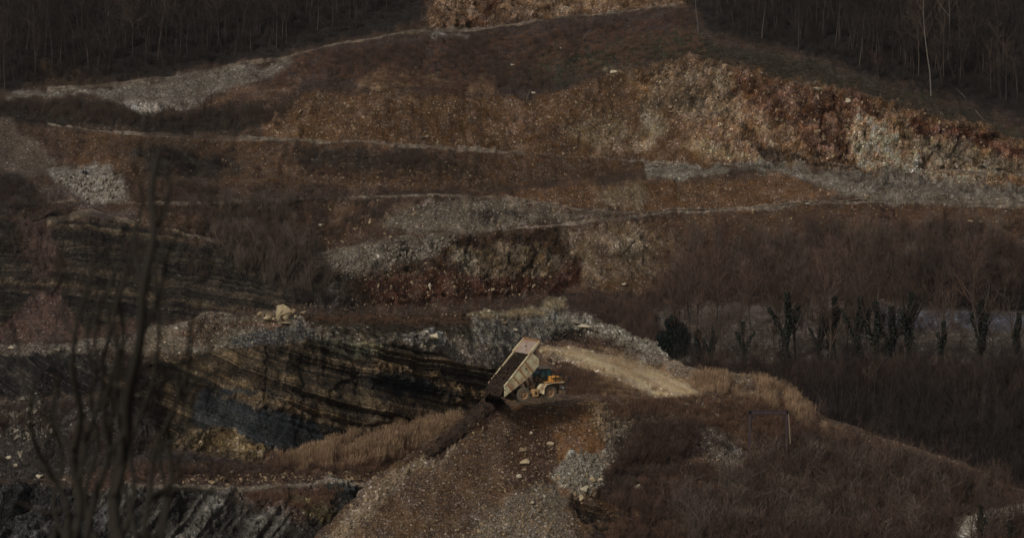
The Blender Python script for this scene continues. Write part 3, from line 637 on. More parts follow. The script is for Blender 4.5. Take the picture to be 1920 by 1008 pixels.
# ------------------------------------------------------------------ scatter (masses nobody could count)
EXCL = [ROAD, [(1785, 968), (1850, 958), (1925, 944), (1925, 975), (1850, 1010), (1840, 1060), (1770, 1060)]]
def scatter_points(sh, poly, n, keepf=None):
    xs_ = [p[0] for p in poly]; ys_ = [p[1] for p in poly]; x = RNG.uniform(min(xs_), max(xs_), n * 4); y = RNG.uniform(min(ys_), max(ys_), n * 4)
    s = sdf(x + 34 * pnoise(x, y, 60, 3, 9), y + 10 * pnoise(x, y, 30, 3, 10), poly) > 0
    for ex in EXCL: s &= sdf(x, y, ex) < 2
    s &= pnoise(x, y, 30, 3, 21) > (keepf if keepf is not None else -9)
    dd = sdf(x, y, poly); s &= RNG.random(len(x)) < np.clip(.25 + dd / 22, .05, 1)
    x, y = x[s][:n], y[s][:n]
    scatter_points.edge = np.clip(.45 + sdf(x, y, poly) / 30, .4, 1)
    xs, PX, PY, W, Nn = SHEETS[sh]; c = np.clip(np.searchsorted(xs, x), 0, len(xs) - 2)
    tops = np.argmin(PY, axis=0); out = np.empty((len(x), 3))
    for i in range(len(x)):
        col = PY[:tops[c[i]] + 1, c[i]][::-1]; k = np.searchsorted(col, y[i]); k = min(max(k, 1), len(col) - 1)
        r = len(col) - 1 - k; t = (xs[c[i] + 1] - x[i]) / max(xs[c[i] + 1] - xs[c[i]], 1e-6)
        out[i] = W[r, c[i]] * t + W[r, c[i] + 1] * (1 - t)
    return out
def gn_scatter(name, pts, scl, protos, label=None, tilt=0.12, full=False):
    n = len(pts); me = bpy.data.meshes.new(name); me.vertices.add(n); me.vertices.foreach_set('co', np.asarray(pts, np.float32).ravel())
    rot = np.stack([RNG.normal(0, tilt, n), RNG.normal(0, tilt, n), RNG.uniform(0, 6.283, n)], -1)
    if full: rot[:, :2] = RNG.uniform(0, 6.283, (n, 2))
    a = me.attributes.new('rot', 'FLOAT_VECTOR', 'POINT'); a.data.foreach_set('vector', rot.astype(np.float32).ravel())
    a = me.attributes.new('scl', 'FLOAT_VECTOR', 'POINT'); scl = np.asarray(scl); scl = np.repeat(scl[:, None], 3, 1) if scl.ndim == 1 else scl
    a.data.foreach_set('vector', scl.astype(np.float32).ravel())
    a = me.attributes.new('idx', 'INT', 'POINT'); a.data.foreach_set('value', RNG.integers(0, len(protos), n).astype(np.int32))
    o = link(name, me); tag(o, label, None, None, 'stuff')
    pc = bpy.data.collections.new(name + '_kinds')
    for p in protos: pc.objects.link(p)
    g = bpy.data.node_groups.new(name, 'GeometryNodeTree')
    g.interface.new_socket('Geometry', in_out='INPUT', socket_type='NodeSocketGeometry'); g.interface.new_socket('Geometry', in_out='OUTPUT', socket_type='NodeSocketGeometry')
    gi = g.nodes.new('NodeGroupInput'); go = g.nodes.new('NodeGroupOutput'); ip = g.nodes.new('GeometryNodeInstanceOnPoints')
    ci = g.nodes.new('GeometryNodeCollectionInfo'); ci.inputs['Collection'].default_value = pc; ci.inputs['Separate Children'].default_value = True; ci.inputs['Reset Children'].default_value = True
    def na(nm, t):
        k = g.nodes.new('GeometryNodeInputNamedAttribute'); k.data_type = t; k.inputs['Name'].default_value = nm; return [s for s in k.outputs if s.enabled][0]
    L = g.links; L.new(gi.outputs[0], ip.inputs['Points']); L.new(ci.outputs[0], ip.inputs['Instance']); ip.inputs['Pick Instance'].default_value = True
    L.new(na('idx', 'INT'), ip.inputs['Instance Index']); L.new(na('scl', 'FLOAT_VECTOR'), ip.inputs['Scale'])
    er = g.nodes.new('FunctionNodeEulerToRotation'); L.new(na('rot', 'FLOAT_VECTOR'), er.inputs[0]); L.new(er.outputs[0], ip.inputs['Rotation'])
    L.new(ip.outputs[0], go.inputs[0])
    md = o.modifiers.new('scatter', 'NODES'); md.node_group = g
    return o
def proto(name, me): return bpy.data.objects.new(name, me)

# --- bare plants as real tubes
class Plant:
    def __init__(s, rnd): s.V = []; s.F = []; s.n = 0; s.rnd = rnd
    def tube(s, pts, rad, sides):
        n = len(pts); T = [None] * n
        up = Vector((s.rnd.uniform(-1, 1), s.rnd.uniform(-1, 1), 0.1)).normalized()
        b = s.n
        for i in range(n):
            t = (pts[min(i + 1, n - 1)] - pts[max(i - 1, 0)]); t.normalize(); u = up - t * up.dot(t)
            u = u.normalized() if u.length > 1e-5 else t.orthogonal().normalized(); w = t.cross(u)
            for k in range(sides):
                a = 6.2832 * k / sides; s.V.append(pts[i] + (u * math.cos(a) + w * math.sin(a)) * rad[i])
        for i in range(n - 1):
            for k in range(sides): s.F.append((b + i * sides + k, b + i * sides + (k + 1) % sides, b + (i + 1) * sides + (k + 1) % sides, b + (i + 1) * sides + k))
        s.n += n * sides
    def limb(s, p, d, L, r, seg, wob, up, sides, tip=0.25):
        pts = [p.copy()]; rad = [r]; q = p.copy(); d = d.normalized()
        for i in range(seg):
            d = (d + Vector((s.rnd.gauss(0, wob), s.rnd.gauss(0, wob), s.rnd.gauss(0, wob * 0.6) + up))).normalized()
            q = q + d * (L / seg); pts.append(q.copy()); rad.append(r * (1 - (1 - tip) * (i + 1) / seg))
        s.tube(pts, rad, sides); return pts, rad
def grow(pl, pts, rad, L, levels, nchild, ang, start, up, minr, lenf=0.42):
    if levels == 0: return
    n = len(pts) - 1
    for k in range(nchild):
        t = start + (1 - start) * (k + pl.rnd.random()) / nchild; t = min(t, 0.98); i = int(t * n); f = t * n - i
        p = pts[i].lerp(pts[i + 1], f); ax = (pts[i + 1] - pts[i]).normalized(); a = pl.rnd.uniform(0, 6.2832)
        o = ax.orthogonal().normalized(); o = Matrix.Rotation(a, 3, ax) @ o; an = math.radians(pl.rnd.gauss(ang, 9))
        d = ax * math.cos(an) + o * math.sin(an); l = L * lenf * (1.15 - 0.55 * t) * pl.rnd.uniform(0.7, 1.25)
        r = max(rad[i] * 0.5, minr)
        q, rr = pl.limb(p, d, l, r, 4 if levels > 1 else 2, 0.14, up, 3, 0.3)
        grow(pl, q, rr, l, levels - 1, max(2, int(nchild * 0.5)), ang * 0.9, 0.2, up * 0.6, minr, 0.55)
BARK_DARK = simple_mat('dark_bark', (48, 41, 37), rnd=0.35, scale=1.5)
BARK_PALE = simple_mat('pale_bark', (78, 72, 67), rnd=0.1, scale=1.5)
BARK_MID = simple_mat('grey_brown_bark', (50, 42, 37), rnd=0.3, scale=1.5)
TWIG_RED = simple_mat('red_brown_twigs', (60, 46, 39), rnd=0.45, scale=1.0)
TWIG_GREY = simple_mat('grey_brown_twigs', (54, 44, 38), rnd=0.35, scale=1.0)
PALE_TWIG = simple_mat('pale_twigs', (70, 60, 53), rnd=0.4, scale=1.0)
TWIG_DARK = simple_mat('dark_twigs', (36, 30, 27), rnd=0.3, scale=1.0)
GRASS_TAN = simple_mat('dry_tan_grass', (108, 88, 68), rnd=0.3, scale=0.7)
GRASS_BROWN = simple_mat('brown_grass', (76, 56, 44), rnd=0.3, scale=0.7)
HERB = simple_mat('olive_herbs', (46, 40, 31), rnd=0.35, scale=0.7)
IVY = simple_mat('ivy_leaves', (25, 28, 22), rnd=0.25, scale=2.0, rough=0.6)
EVERG = simple_mat('evergreen_leaves', (15, 24, 19), rnd=0.2, scale=2.0, rough=0.6)
def bare_tree(seed, h=11.0, r=0.13, n1_=13, lean=0.05, start=0.3, ang=38, forks=1, minr=0.022):
    rnd = random.Random(seed); tr = Plant(rnd); cr = Plant(rnd)
    d = Vector((rnd.gauss(0, lean), rnd.gauss(0, lean), 1)); pts, rad = tr.limb(Vector((0, 0, -0.3)), d, h, r, 9, 0.05, 0.02, 6, 0.15)
    grow(cr, pts, rad, h, 3, n1_, ang, start, 0.06, minr, 0.36)
    for f in range(forks - 1):
        i = rnd.randint(2, 4); dd = Vector((rnd.gauss(0, .35), rnd.gauss(0, .35), 1)); q, rr = tr.limb(pts[i], dd, h * 0.7, rad[i] * 0.75, 7, 0.07, 0.03, 5, 0.15)
        grow(cr, q, rr, h * 0.7, 3, n1_ - 3, ang, 0.25, 0.06, minr, 0.36)
    return tr, cr
def shrub(seed, h=2.0, stems=16, spread=0.5, r=0.02, mat=None, kids=4, levels=2):
    rnd = random.Random(seed); pl = Plant(rnd)
    for k in range(stems):
        a = rnd.uniform(0, 6.2832); rr = rnd.uniform(0, 0.3) * h * spread; p = Vector((rr * math.cos(a), rr * math.sin(a), -0.1))
        d = Vector((math.cos(a) * spread * rnd.uniform(0.2, 1), math.sin(a) * spread * rnd.uniform(0.2, 1), 1)); L = h * rnd.uniform(0.55, 1.05)
        q, ra = pl.limb(p, d, L, r, 4, 0.12, 0.03, 3, 0.35); grow(pl, q, ra, L, levels, kids, 35, 0.25, 0.05, r * 0.55, 0.4)
    return mesh_from('shrub_stems', pl.V, pl.F, mat)
def tuft(seed, h=1.5, n=46, w=0.022, spread=0.45, mat=None, head=True):
    rnd = random.Random(seed); V = []; Fc = []
    for k in range(n):
        a = rnd.uniform(0, 6.2832); rr = spread * math.sqrt(rnd.random()); b = Vector((rr * math.cos(a), rr * math.sin(a), -0.05)); hh = h * rnd.uniform(0.55, 1.05)
        ln = Vector((math.cos(a + rnd.gauss(0, .8)), math.sin(a + rnd.gauss(0, .8)), 0)) * rnd.uniform(0.03, 0.28) * hh
        fa = rnd.uniform(0, 3.14); s = Vector((math.cos(fa), math.sin(fa), 0)) * w
        m = b + ln * 0.35 + Vector((0, 0, hh * 0.6)); t = b + ln + Vector((0, 0, hh))
        i = len(V)
        if head and rnd.random() < 0.5:
            u = b + ln * 0.75 + Vector((0, 0, hh * 0.85)); V += [b - s * .7, b + s * .7, m + s * .5, m - s * .5, u + s * 1.9, u - s * 1.9, t]; Fc += [(i, i + 1, i + 2, i + 3), (i + 3, i + 2, i + 4, i + 5), (i + 5, i + 4, i + 6)]
        else:
            V += [b - s, b + s, m + s * .8, m - s * .8, t]; Fc += [(i, i + 1, i + 2, i + 3), (i + 3, i + 2, i + 4)]
    return mesh_from('grass_blades', V, Fc, mat)
import bmesh
def rock_mesh(seed, mat, npt=16, sq=(1, .8, .6), rough=0.0):
    rnd = random.Random(seed); bm = bmesh.new()
    for k in range(npt):
        v = Vector((rnd.gauss(0, 1), rnd.gauss(0, 1), rnd.gauss(0, 1))).normalized() * rnd.uniform(0.8, 1.05); bm.verts.new((v.x * sq[0] * .5, v.y * sq[1] * .5, v.z * sq[2] * .5))
    r = bmesh.ops.convex_hull(bm, input=bm.verts); bmesh.ops.delete(bm, geom=[g for g in r['geom_interior'] if isinstance(g, bmesh.types.BMVert)], context='VERTS')
    if rough:
        bmesh.ops.bevel(bm, geom=list(bm.edges), offset=0.05, segments=1, affect='EDGES', clamp_overlap=True)
        bmesh.ops.triangulate(bm, faces=bm.faces); bmesh.ops.subdivide_edges(bm, edges=bm.edges, cuts=1, use_grid_fill=True)
        for v in bm.verts:
            w = np.array([v.co.x, v.co.y, v.co.z]); v.co += v.co.normalized() * rough * float(fbm(w + seed * 3.1, 0.28, 3, seed))
    me = bpy.data.meshes.new('rock'); bm.to_mesh(me); bm.free(); me.materials.append(mat); return me
ROCK_GREY = simple_mat('grey_rock', (86, 80, 71), rnd=0.42, var=0.3, scale=2.5, bump=0.1)
ROCK_TAN = simple_mat('tan_rock', (94, 80, 62), rnd=0.45, var=0.35, scale=2.5, bump=0.1)
ROCK_DARK = simple_mat('dark_rock', (60, 52, 44), rnd=0.4, var=0.35, scale=2.5, bump=0.1)
ROCK_PALE = simple_mat('pale_limestone', (122, 109, 86), rnd=0.12, var=0.75, scale=2.4, bump=0.25)
ROCK_WHITE = simple_mat('white_limestone', (128, 119, 102), rnd=0.15, var=0.6, scale=1.3, bump=0.2)

def rocks(tagname, mat, n=5): return [proto('%s_stone' % tagname, rock_mesh(50 + k, mat, 11 + k, (1, .6 + .08 * k, .45 + .07 * k))) for k in range(n)]
def stones(name, mat_name, mat, regions, label):
    pts = []; sc = []
    for sh, poly, n, smin, smax, *kf in regions:
        p = scatter_points(sh, poly, n, kf[0] if kf else None); pts.append(p); u = RNG.random(len(p)) ** 5; sc.append(smin + (smax - smin) * u)
    gn_scatter(name, np.concatenate(pts), np.concatenate(sc), rocks(mat_name, mat), label, full=True)
stones('grey_rubble', 'grey', ROCK_GREY, [
 (MOUND, [(1080, 836), (1122, 846), (1134, 890), (1150, 905), (1080, 930), (1018, 884)], 1500, .2, 1.0),
 (MOUND, [(1008, 900), (1040, 905), (1070, 980), (1110, 1060), (780, 1060), (890, 970)], 2600, .12, .6),
 (MOUND, [(1150, 775), (1300, 745), (1400, 750), (1400, 780), (1270, 800), (1180, 850), (1120, 870)], 1500, .12, .7),
 (MOUND, [(1270, 800), (1350, 806), (1400, 850), (1400, 880), (1330, 862)], 700, .12, .6),
 (MOUND, [(1120, 640), (1230, 666), (1300, 688), (1420, 698), (1400, 708), (1300, 702), (1200, 676)], 260, .1, .5),
 (SHELF, [(890, 602), (1060, 592), (1140, 608), (1225, 634), (1246, 672), (1180, 655), (1060, 640), (940, 655), (880, 640)], 2400, .12, .6),
 (SHELF, [(1030, 592), (1140, 606), (1225, 634), (1246, 668), (1180, 655), (1100, 628)], 700, .2, 1.0),
 (SHELF, [(270, 622), (390, 590), (560, 592), (760, 630), (900, 625), (920, 668), (740, 648), (560, 642), (340, 662)], 2600, .12, .6),
 (SHELF, [(-40, 642), (150, 640), (280, 625), (250, 660), (0, 664)], 400, .15, .8),
 (SHELF, [(-40, 730), (80, 720), (150, 860), (-40, 860)], 260, .3, 1.6, 0.0),
 (HILL, [(225, 162), (380, 139), (530, 113), (545, 122), (480, 158), (400, 188), (350, 200), (260, 206)], 1700, .15, .9),
 (HILL, [(92, 322), (140, 316), (232, 322), (244, 350), (240, 374), (172, 382), (110, 352)], 900, .2, 1.6),
 (HILL, [(580, 480), (640, 478), (760, 442), (880, 438), (840, 470), (740, 500), (640, 525)], 1500, .2, 1.0),
 (HILL, [(740, 385), (850, 367), (960, 374), (1080, 398), (1140, 406), (940, 426), (780, 432)], 1100, .15, .9),
 (HILL, [(1206, 311), (1500, 311), (1900, 360), (1900, 384), (1500, 330), (1280, 331)], 1000, .15, .8),
], 'grey rubble lying in fans and along the benches')
stones('tan_rubble', 'tan', ROCK_TAN, [
 (MOUND, [(560, 1060), (700, 905), (800, 834), (880, 786), (900, 790), (830, 850), (740, 915), (640, 1030)], 1900, .15, .9),
 (MOUND, [(600, 1020), (870, 800), (1120, 760), (1030, 900), (980, 1008), (700, 1060)], 3800, .1, .5),
 (MOUND, [(1008, 900), (1040, 905), (1070, 980), (1110, 1060), (780, 1060), (890, 970)], 2600, .12, .7),
 (MOUND, [(1100, 760), (1180, 745), (1190, 800), (1150, 830), (1100, 800)], 600, .15, .9),
 (MOUND, [(1020, 885), (1140, 890), (1120, 940), (1060, 930)], 120, .3, 1.3),
 (MOUND, [(960, 745), (1120, 742), (1110, 760), (940, 764)], 160, .1, .4),
 (MOUND, [(1280, 742), (1480, 748), (1420, 790), (1300, 790)], 500, .15, .8),
 (MOUND, [(1000, 650), (1030, 660), (1110, 690), (1200, 738), (1100, 742)], 260, .15, .8),
 (SHELF, [(340, 890), (760, 880), (760, 904), (340, 908)], 420, .2, 1.0),
 (SHELF, [(560, 582), (900, 590), (1060, 552), (1070, 590), (900, 610)], 500, .1, .6),
 (HILL, [(500, 200), (700, 168), (1000, 186), (1290, 112), (1310, 310), (900, 284), (500, 262)], 1500, .12, 1.2, -.02),
 (HILL, [(120, 250), (900, 290), (1210, 325), (930, 354), (560, 346), (120, 320)], 700, .12, .9, -.05),
 (HILL, [(560, 376), (900, 366), (1220, 334), (1900, 380), (1900, 440), (1300, 470), (1060, 430), (600, 470)], 1500, .12, 1.0, -.05),
 (HILL, [(1190, 130), (1290, 109), (1640, 187), (1920, 262), (1920, 370), (1480, 316), (1330, 312)], 1100, .2, 1.5),
 (HILL, [(560, 560), (1060, 545), (900, 570), (880, 592), (560, 582)], 400, .15, .8),
 (HILL, [(640, 500), (1080, 480), (1060, 545), (700, 575)], 700, .2, 1.1),
], 'tan and brown stones lying on the earth slopes')

def brush(name, mats_protos, regions, label, tilt=0.1):
    pts = []; sc = []
    for sh, poly, n, smin, smax, *kf in regions:
        p = scatter_points(sh, poly, n, kf[0] if kf else None); pts.append(p); sc.append(RNG.uniform(smin, smax, len(p)) * scatter_points.edge)
    gn_scatter(name, np.concatenate(pts), np.concatenate(sc), mats_protos, label, tilt)
RED = [proto('red_brown_shrub', shrub(60 + k, 2.2, 15, .55, .022, TWIG_RED)) for k in range(4)]
GREY = [proto('grey_brown_shrub', shrub(70 + k, 2.2, 13, .5, .02, TWIG_GREY)) for k in range(4)]
DARK = [proto('dark_shrub', shrub(80 + k, 2.4, 18, .6, .026, TWIG_DARK)) for k in range(4)]
SAP = [proto('bare_sapling', shrub(90 + k, 5.0, 6, .22, .03, TWIG_RED, 8, 2)) for k in range(4)]
SAPG = [proto('grey_sapling', shrub(95 + k, 5.0, 6, .26, .036, PALE_TWIG, 8, 2)) for k in range(3)]
brush('red_brown_brushwood', RED, [
 (MOUND, [(1180, 795), (1300, 785), (1330, 830), (1280, 870), (1200, 870), (1140, 900), (1160, 850)], 420, .5, 1.0),
 (MOUND, [(1130, 885), (1280, 865), (1400, 880), (1500, 820), (1580, 830), (1920, 930), (1960, 1080), (1200, 1080), (1130, 960)], 1500, .4, 1.1),
 (MOUND, [(1020, 664), (1110, 690), (1200, 738), (1060, 742)], 130, .35, .7),
 (MOUND, [(1040, 642), (1160, 650), (1100, 655)], 40, .3, .5),
 (HILL, [(600, 92), (800, 66), (900, 60), (1300, 16), (1340, 60), (1100, 80), (1080, 150), (1000, 178), (830, 160), (640, 158), (480, 190)], 1700, .3, 1.0, -.12),
 (HILL, [(1350, 452), (1500, 440), (1920, 400), (1960, 560), (1150, 590), (1260, 510)], 1250, .4, 1.1, -.15),
 (HILL, [(1050, 548), (1240, 562), (1260, 690), (1060, 640)], 500, .5, 1.0),
 (SHELF, [(200, 868), (480, 866), (700, 870), (700, 900), (200, 905)], 330, .3, .6),
 (SHELF, [(1050, 622), (1180, 648), (1240, 690), (1100, 660)], 140, .4, .7),
 (HILL, [(120, 250), (900, 290), (930, 354), (560, 346), (120, 320)], 500, .3, .7, 0.0),
], 'red brown leafless scrub')
brush('grey_brown_brushwood', GREY, [
 (MOUND, [(1120, 760), (1480, 750), (1540, 820), (1400, 870), (1150, 860)], 260, .35, .8),
 (HILL, [(360, 395), (500, 390), (570, 450), (650, 530), (680, 578), (590, 580), (400, 470)], 460, .4, 1.1, -.15),
 (HILL, [(-40, 187), (200, 187), (260, 215), (420, 204), (560, 190), (540, 240), (400, 252), (110, 236), (-40, 215)], 700, .5, 1.1),
 (HILL, [(200, 330), (560, 350), (820, 370), (700, 430), (600, 460), (300, 440)], 600, .35, .9, -0.05),
 (HILL, [(500, 266), (860, 285), (860, 320), (540, 320)], 420, .4, .8, -.05),
 (HILL, [(1330, 90), (1500, 112), (1700, 172), (1960, 250), (1920, 262), (1700, 203), (1500, 153)], 500, .25, .5),
 (SHELF, [(-40, 750), (300, 750), (300, 880), (-40, 890)], 200, .4, .8, 0.0),
 (HILL, [(1240, 570), (1700, 566), (1960, 590), (1960, 690), (1240, 684)], 380, .4, .9, .05),
 (HILL, [(-40, 400), (140, 400), (380, 480), (520, 570), (300, 600), (-40, 560)], 420, .4, .9, .0),
 (HILL, [(-40, 330), (60, 340), (110, 400), (-40, 400)], 160, .5, 1.0),
 (HILL, [(600, 92), (800, 66), (900, 60), (1300, 16), (1340, 60), (1100, 80), (1080, 150), (1000, 178), (830, 160), (640, 158), (480, 190)], 420, .3, .9, .08),
], 'grey brown leafless scrub')
brush('dark_undergrowth', DARK, [
 (HILL, [(1235, 684), (1400, 688), (1960, 694), (1960, 1060), (1560, 930)], 3400, .6, 1.4),
 (HILL, [(1690, 535), (1800, 522), (1960, 530), (1960, 590), (1700, 575)], 420, .8, 1.5),
 (HILL, [(-40, -80), (900, -80), (795, 10), (640, 72), (530, 104), (230, 150), (-40, 168)], 1900, .5, 1.1),
 (HILL, [(1310, -80), (1340, 60), (1500, 100), (1640, 150), (1960, 225), (1960, -80)], 2100, .5, 1.1),
 (HILL, [(540, 540), (700, 560), (700, 575), (560, 580)], 60, .5, .9),
 (MOUND, [(1380, 900), (1560, 860), (1700, 880), (1700, 1060), (1350, 1060)], 700, .6, 1.1),
 (HILL, [(225, 285), (300, 268), (400, 285), (450, 310), (380, 335), (280, 325)], 110, .4, .8, -.1),
 (SHELF, [(240, 660), (340, 680), (300, 830), (200, 840), (180, 700)], 70, .5, .9),
], 'dark tangled undergrowth')
brush('bare_saplings', SAP, [
 (MOUND, [(1420, 850), (1560, 830), (1920, 935), (1960, 1080), (1300, 1080)], 760, .5, 1.1),
 (HILL, [(1300, 505), (1500, 480), (1920, 460), (1960, 575), (1200, 575)], 600, .6, 1.2),
 (HILL, [(1240, 684), (1400, 688), (1960, 694), (1960, 760), (1400, 760)], 420, .4, 1.1),
 (HILL, [(1060, 560), (1240, 575), (1240, 660)], 90, .5, .9),
], 'thin red brown saplings standing close together')
brush('grey_saplings', SAPG, [
 (MOUND, [(1480, 860), (1700, 880), (1900, 960), (1900, 1060), (1300, 1060), (1250, 960)], 340, .5, 1.2),
 (HILL, [(380, 440), (600, 450), (600, 560), (420, 520)], 150, .6, 1.2),
 (HILL, [(1260, 440), (1900, 420), (1900, 560), (1260, 560)], 260, .6, 1.2),
 (HILL, [(200, 370), (300, 380), (560, 376), (560, 440)], 60, .5, 1.0),
], 'grey saplings with upright stems')
TAN = [proto('tan_grass_tuft', tuft(110 + k, 1.9, 80, .013, 1.0, GRASS_TAN)) for k in range(4)]
BRN = [proto('brown_grass_tuft', tuft(120 + k, 1.2, 70, .014, .9, GRASS_BROWN)) for k in range(4)]
HRB = [proto('olive_herb_tuft', tuft(130 + k, 0.5, 34, .03, .6, HERB, False)) for k in range(3)]
brush('tall_dry_grass', TAN, [
 (SHELF, [(480, 862), (560, 848), (650, 812), (760, 792), (850, 776), (880, 790), (800, 850), (700, 886), (560, 884)], 680, .3, 1.15, -.12),
 (MOUND, [(1280, 700), (1330, 690), (1420, 702), (1480, 726), (1540, 785), (1570, 830), (1480, 800), (1400, 745), (1310, 742)], 560, .3, 1.2, -.12),
 (MOUND, [(1150, 700), (1210, 732), (1220, 742), (1130, 742), (1060, 690)], 300, .3, .65),
 (MOUND, [(1016, 644), (1110, 645), (1290, 700), (1290, 708), (1110, 655)], 170, .2, .45),
 (HILL, [(660, 160), (700, 125), (740, 112), (830, 138), (810, 160)], 420, .25, .5),
 (HILL, [(866, 176), (880, 148), (930, 136), (940, 178)], 200, .25, .5),
 (HILL, [(1120, 140), (1160, 122), (1200, 120), (1150, 150)], 90, .25, .5),
 (HILL, [(560, 110), (640, 90), (650, 130), (560, 170), (450, 190)], 260, .2, .45, .0),
], 'tall dry tan grass', .12)
brush('brown_rough_grass', BRN, [
 (MOUND, [(1030, 662), (1110, 690), (1210, 738), (1060, 742)], 420, .5, .9),
 (MOUND, [(1120, 740), (1480, 740), (1560, 820), (1420, 830), (1260, 790), (1150, 790)], 900, .4, .9),
 (MOUND, [(1200, 880), (1420, 860), (1560, 900), (1400, 1060), (1100, 1060)], 800, .5, .9),
 (HILL, [(640, 160), (730, 115), (830, 145), (935, 140), (940, 180), (830, 170)], 700, .4, .8),
 (HILL, [(560, 92), (900, 60), (1300, 20), (1340, 100), (1080, 150), (640, 158), (440, 196)], 1600, .4, .9),
 (HILL, [(1200, 412), (1500, 390), (1900, 386), (1900, 480), (1240, 500)], 1200, .4, .9),
 (SHELF, [(560, 586), (890, 594), (880, 612), (570, 602)], 420, .3, .6),
 (SHELF, [(480, 862), (850, 776), (800, 850), (700, 892), (520, 890)], 500, .5, .9),
 (SHELF, [(430, 912), (660, 910), (620, 970), (470, 950)], 160, .4, .7),
], 'brown rough grass', .12)
brush('low_olive_herbs', HRB, [
 (HILL, [(1030, 95), (1300, 60), (1380, 100), (1500, 112), (1700, 172), (1960, 250), (1700, 200), (1500, 150), (1240, 115), (1050, 150)], 2200, .6, 1.2),
 (HILL, [(560, 270), (900, 290), (900, 340), (560, 340)], 600, .5, 1.0),
 (SHELF, [(560, 590), (900, 595), (900, 640), (600, 640)], 600, .4, .9),
 (MOUND, [(1150, 880), (1400, 880), (1400, 1050), (1150, 1050)], 500, .5, 1.0),
], 'low olive herbs', .15)

# ------------------------------------------------------------------ trees one can tell apart
TREE_MESH = {}
def tree_kind(key, **kw):
    bark = kw.pop('bark'); tw = kw.pop('twig'); t, c = bare_tree(**kw)
    TREE_MESH[key] = (mesh_from('trunk', t.V, t.F, bark, smooth=True), mesh_from('crown', c.V, c.F, tw))
for k in range(6): tree_kind('wood%d' % k, seed=200 + k, h=11, r=.13, n1_=13, bark=BARK_DARK, twig=TWIG_DARK if k % 2 else TWIG_GREY, start=.35, forks=1 + (k == 3), ang=36)
for k in range(3): tree_kind('mid%d' % k, seed=220 + k, h=11, r=.16, n1_=14, bark=BARK_MID, twig=TWIG_RED, start=.22, forks=2, ang=34, lean=.1)
for k in range(3): tree_kind('ivy%d' % k, seed=240 + k, h=12, r=.24, n1_=12, bark=BARK_DARK, twig=TWIG_GREY, start=.3, forks=2 + k % 2, ang=42, lean=.08)
for k in range(2): tree_kind('pale%d' % k, seed=260 + k, h=16, r=.11, n1_=11, bark=BARK_PALE, twig=TWIG_GREY, start=.42, forks=1 + k, ang=34, lean=.03)
for k in range(2): tree_kind('thin%d' % k, seed=270 + k, h=9, r=.08, n1_=12, bark=BARK_MID, twig=TWIG_RED, start=.2, forks=1, ang=30, lean=.05)
def ivy_mesh(seed, h, rad, mat, fork=True, n=1500, leaf=.13):
    rnd = random.Random(seed); V = []; Fc = []
    axes = [(Vector((0, 0, 0)), Vector((rnd.gauss(0, .03), rnd.gauss(0, .03), 1)), h, rad)]
    if fork:
        for s in (-1, 1): axes.append((Vector((0, 0, h * .35)), Vector((s * rnd.uniform(.3, .6), rnd.gauss(0, .2), 1)).normalized(), h * .5, rad * .6))
    for k in range(n):
        p, d, L, r = axes[0] if rnd.random() < .62 else rnd.choice(axes)
        t = rnd.random(); a = rnd.uniform(0, 6.28); rr = r * (1.1 - .6 * t) * (0.55 + 0.5 * math.sin(t * 9 + seed + a)) * math.sqrt(rnd.random()) + .1
        c = p + d * (t * L) + Vector((math.cos(a) * rr, math.sin(a) * rr, 0)); u = Vector((rnd.gauss(0, 1), rnd.gauss(0, 1), rnd.gauss(0, 1))).normalized(); w = u.orthogonal().normalized(); z = u.cross(w)
        s = leaf * rnd.uniform(.6, 1.5); i = len(V); V += [c - w * s, c + z * s * .6, c + w * s, c - z * s * .6]; Fc.append((i, i + 1, i + 2, i + 3))
    return mesh_from('ivy', V, Fc, mat)
IVYM = [ivy_mesh(300 + k, 8.8, .85, IVY, True, 2400, .15) for k in range(3)]
def plant_tree(kind, sh, x, y, hpx, name, label, group=None, cat='tree', ivy=None, rz=None, mirror=1):
    w, _ = on(sh, x, y); tm, cm = TREE_MESH[kind]; base_h = {'w': 11, 'm': 11, 'i': 12, 'p': 16, 't': 9}[kind[0]]
    s = hpx / (F / w[1]) / base_h
    o = thing(name, label, cat, tuple(w), random.uniform(0, 6.28) if rz is None else rz, group); o.scale = (s, s, s)
    link('trunk', tm, o); link('crown', cm, o)
    if ivy is not None: link('ivy', IVYM[ivy], o)
    return o
def wood(poly, n, hpx, kinds, label, group, sh=HILL, name='bare_tree', keepf=None, sep=11):
    xs_ = [p[0] for p in poly]; ys_ = [p[1] for p in poly]; got = []; tries = 0
    while len(got) < n and tries < n * 60:
        tries += 1; x, y = random.uniform(min(xs_), max(xs_)), random.uniform(min(ys_), max(ys_))
        if sdf(np.array([x]), np.array([y]), poly)[0] < 0 or any(abs(x - a) < sep and abs(y - b) < sep for a, b in got): continue
        got.append((x, y)); t = (x - min(xs_)) / (max(xs_) - min(xs_)); suf = '' if n < 16 else (' towards its left end', ' in its middle part', ' towards its right end')[min(int(t * 3), 2)]
        plant_tree(random.choice(kinds), sh, x, y, random.uniform(*hpx), name, label + suf, group + (suf if suf else ''))
WK = ['wood%d' % k for k in range(6)]
wood([(0, -30), (790, -30), (780, 30), (640, 66), (530, 100), (230, 148), (0, 166)], 62, (80, 130), WK, 'leafless dark tree in the wood above the left crest', 'bare trees in the wood on the upper left')
wood([(1320, 10), (1350, 60), (1500, 96), (1640, 140), (1910, 195), (1910, -30), (1320, -30)], 66, (80, 140), WK, 'leafless dark tree in the wood on the upper right slope', 'bare trees in the wood on the upper right')
wood([(1240, 590), (1900, 590), (1900, 700), (1250, 694)], 30, (95, 170), ['mid0', 'mid1', 'mid2'], 'bare brown tree among the ivy clad trunks of the valley belt', 'bare trees of the valley belt', sep=14)
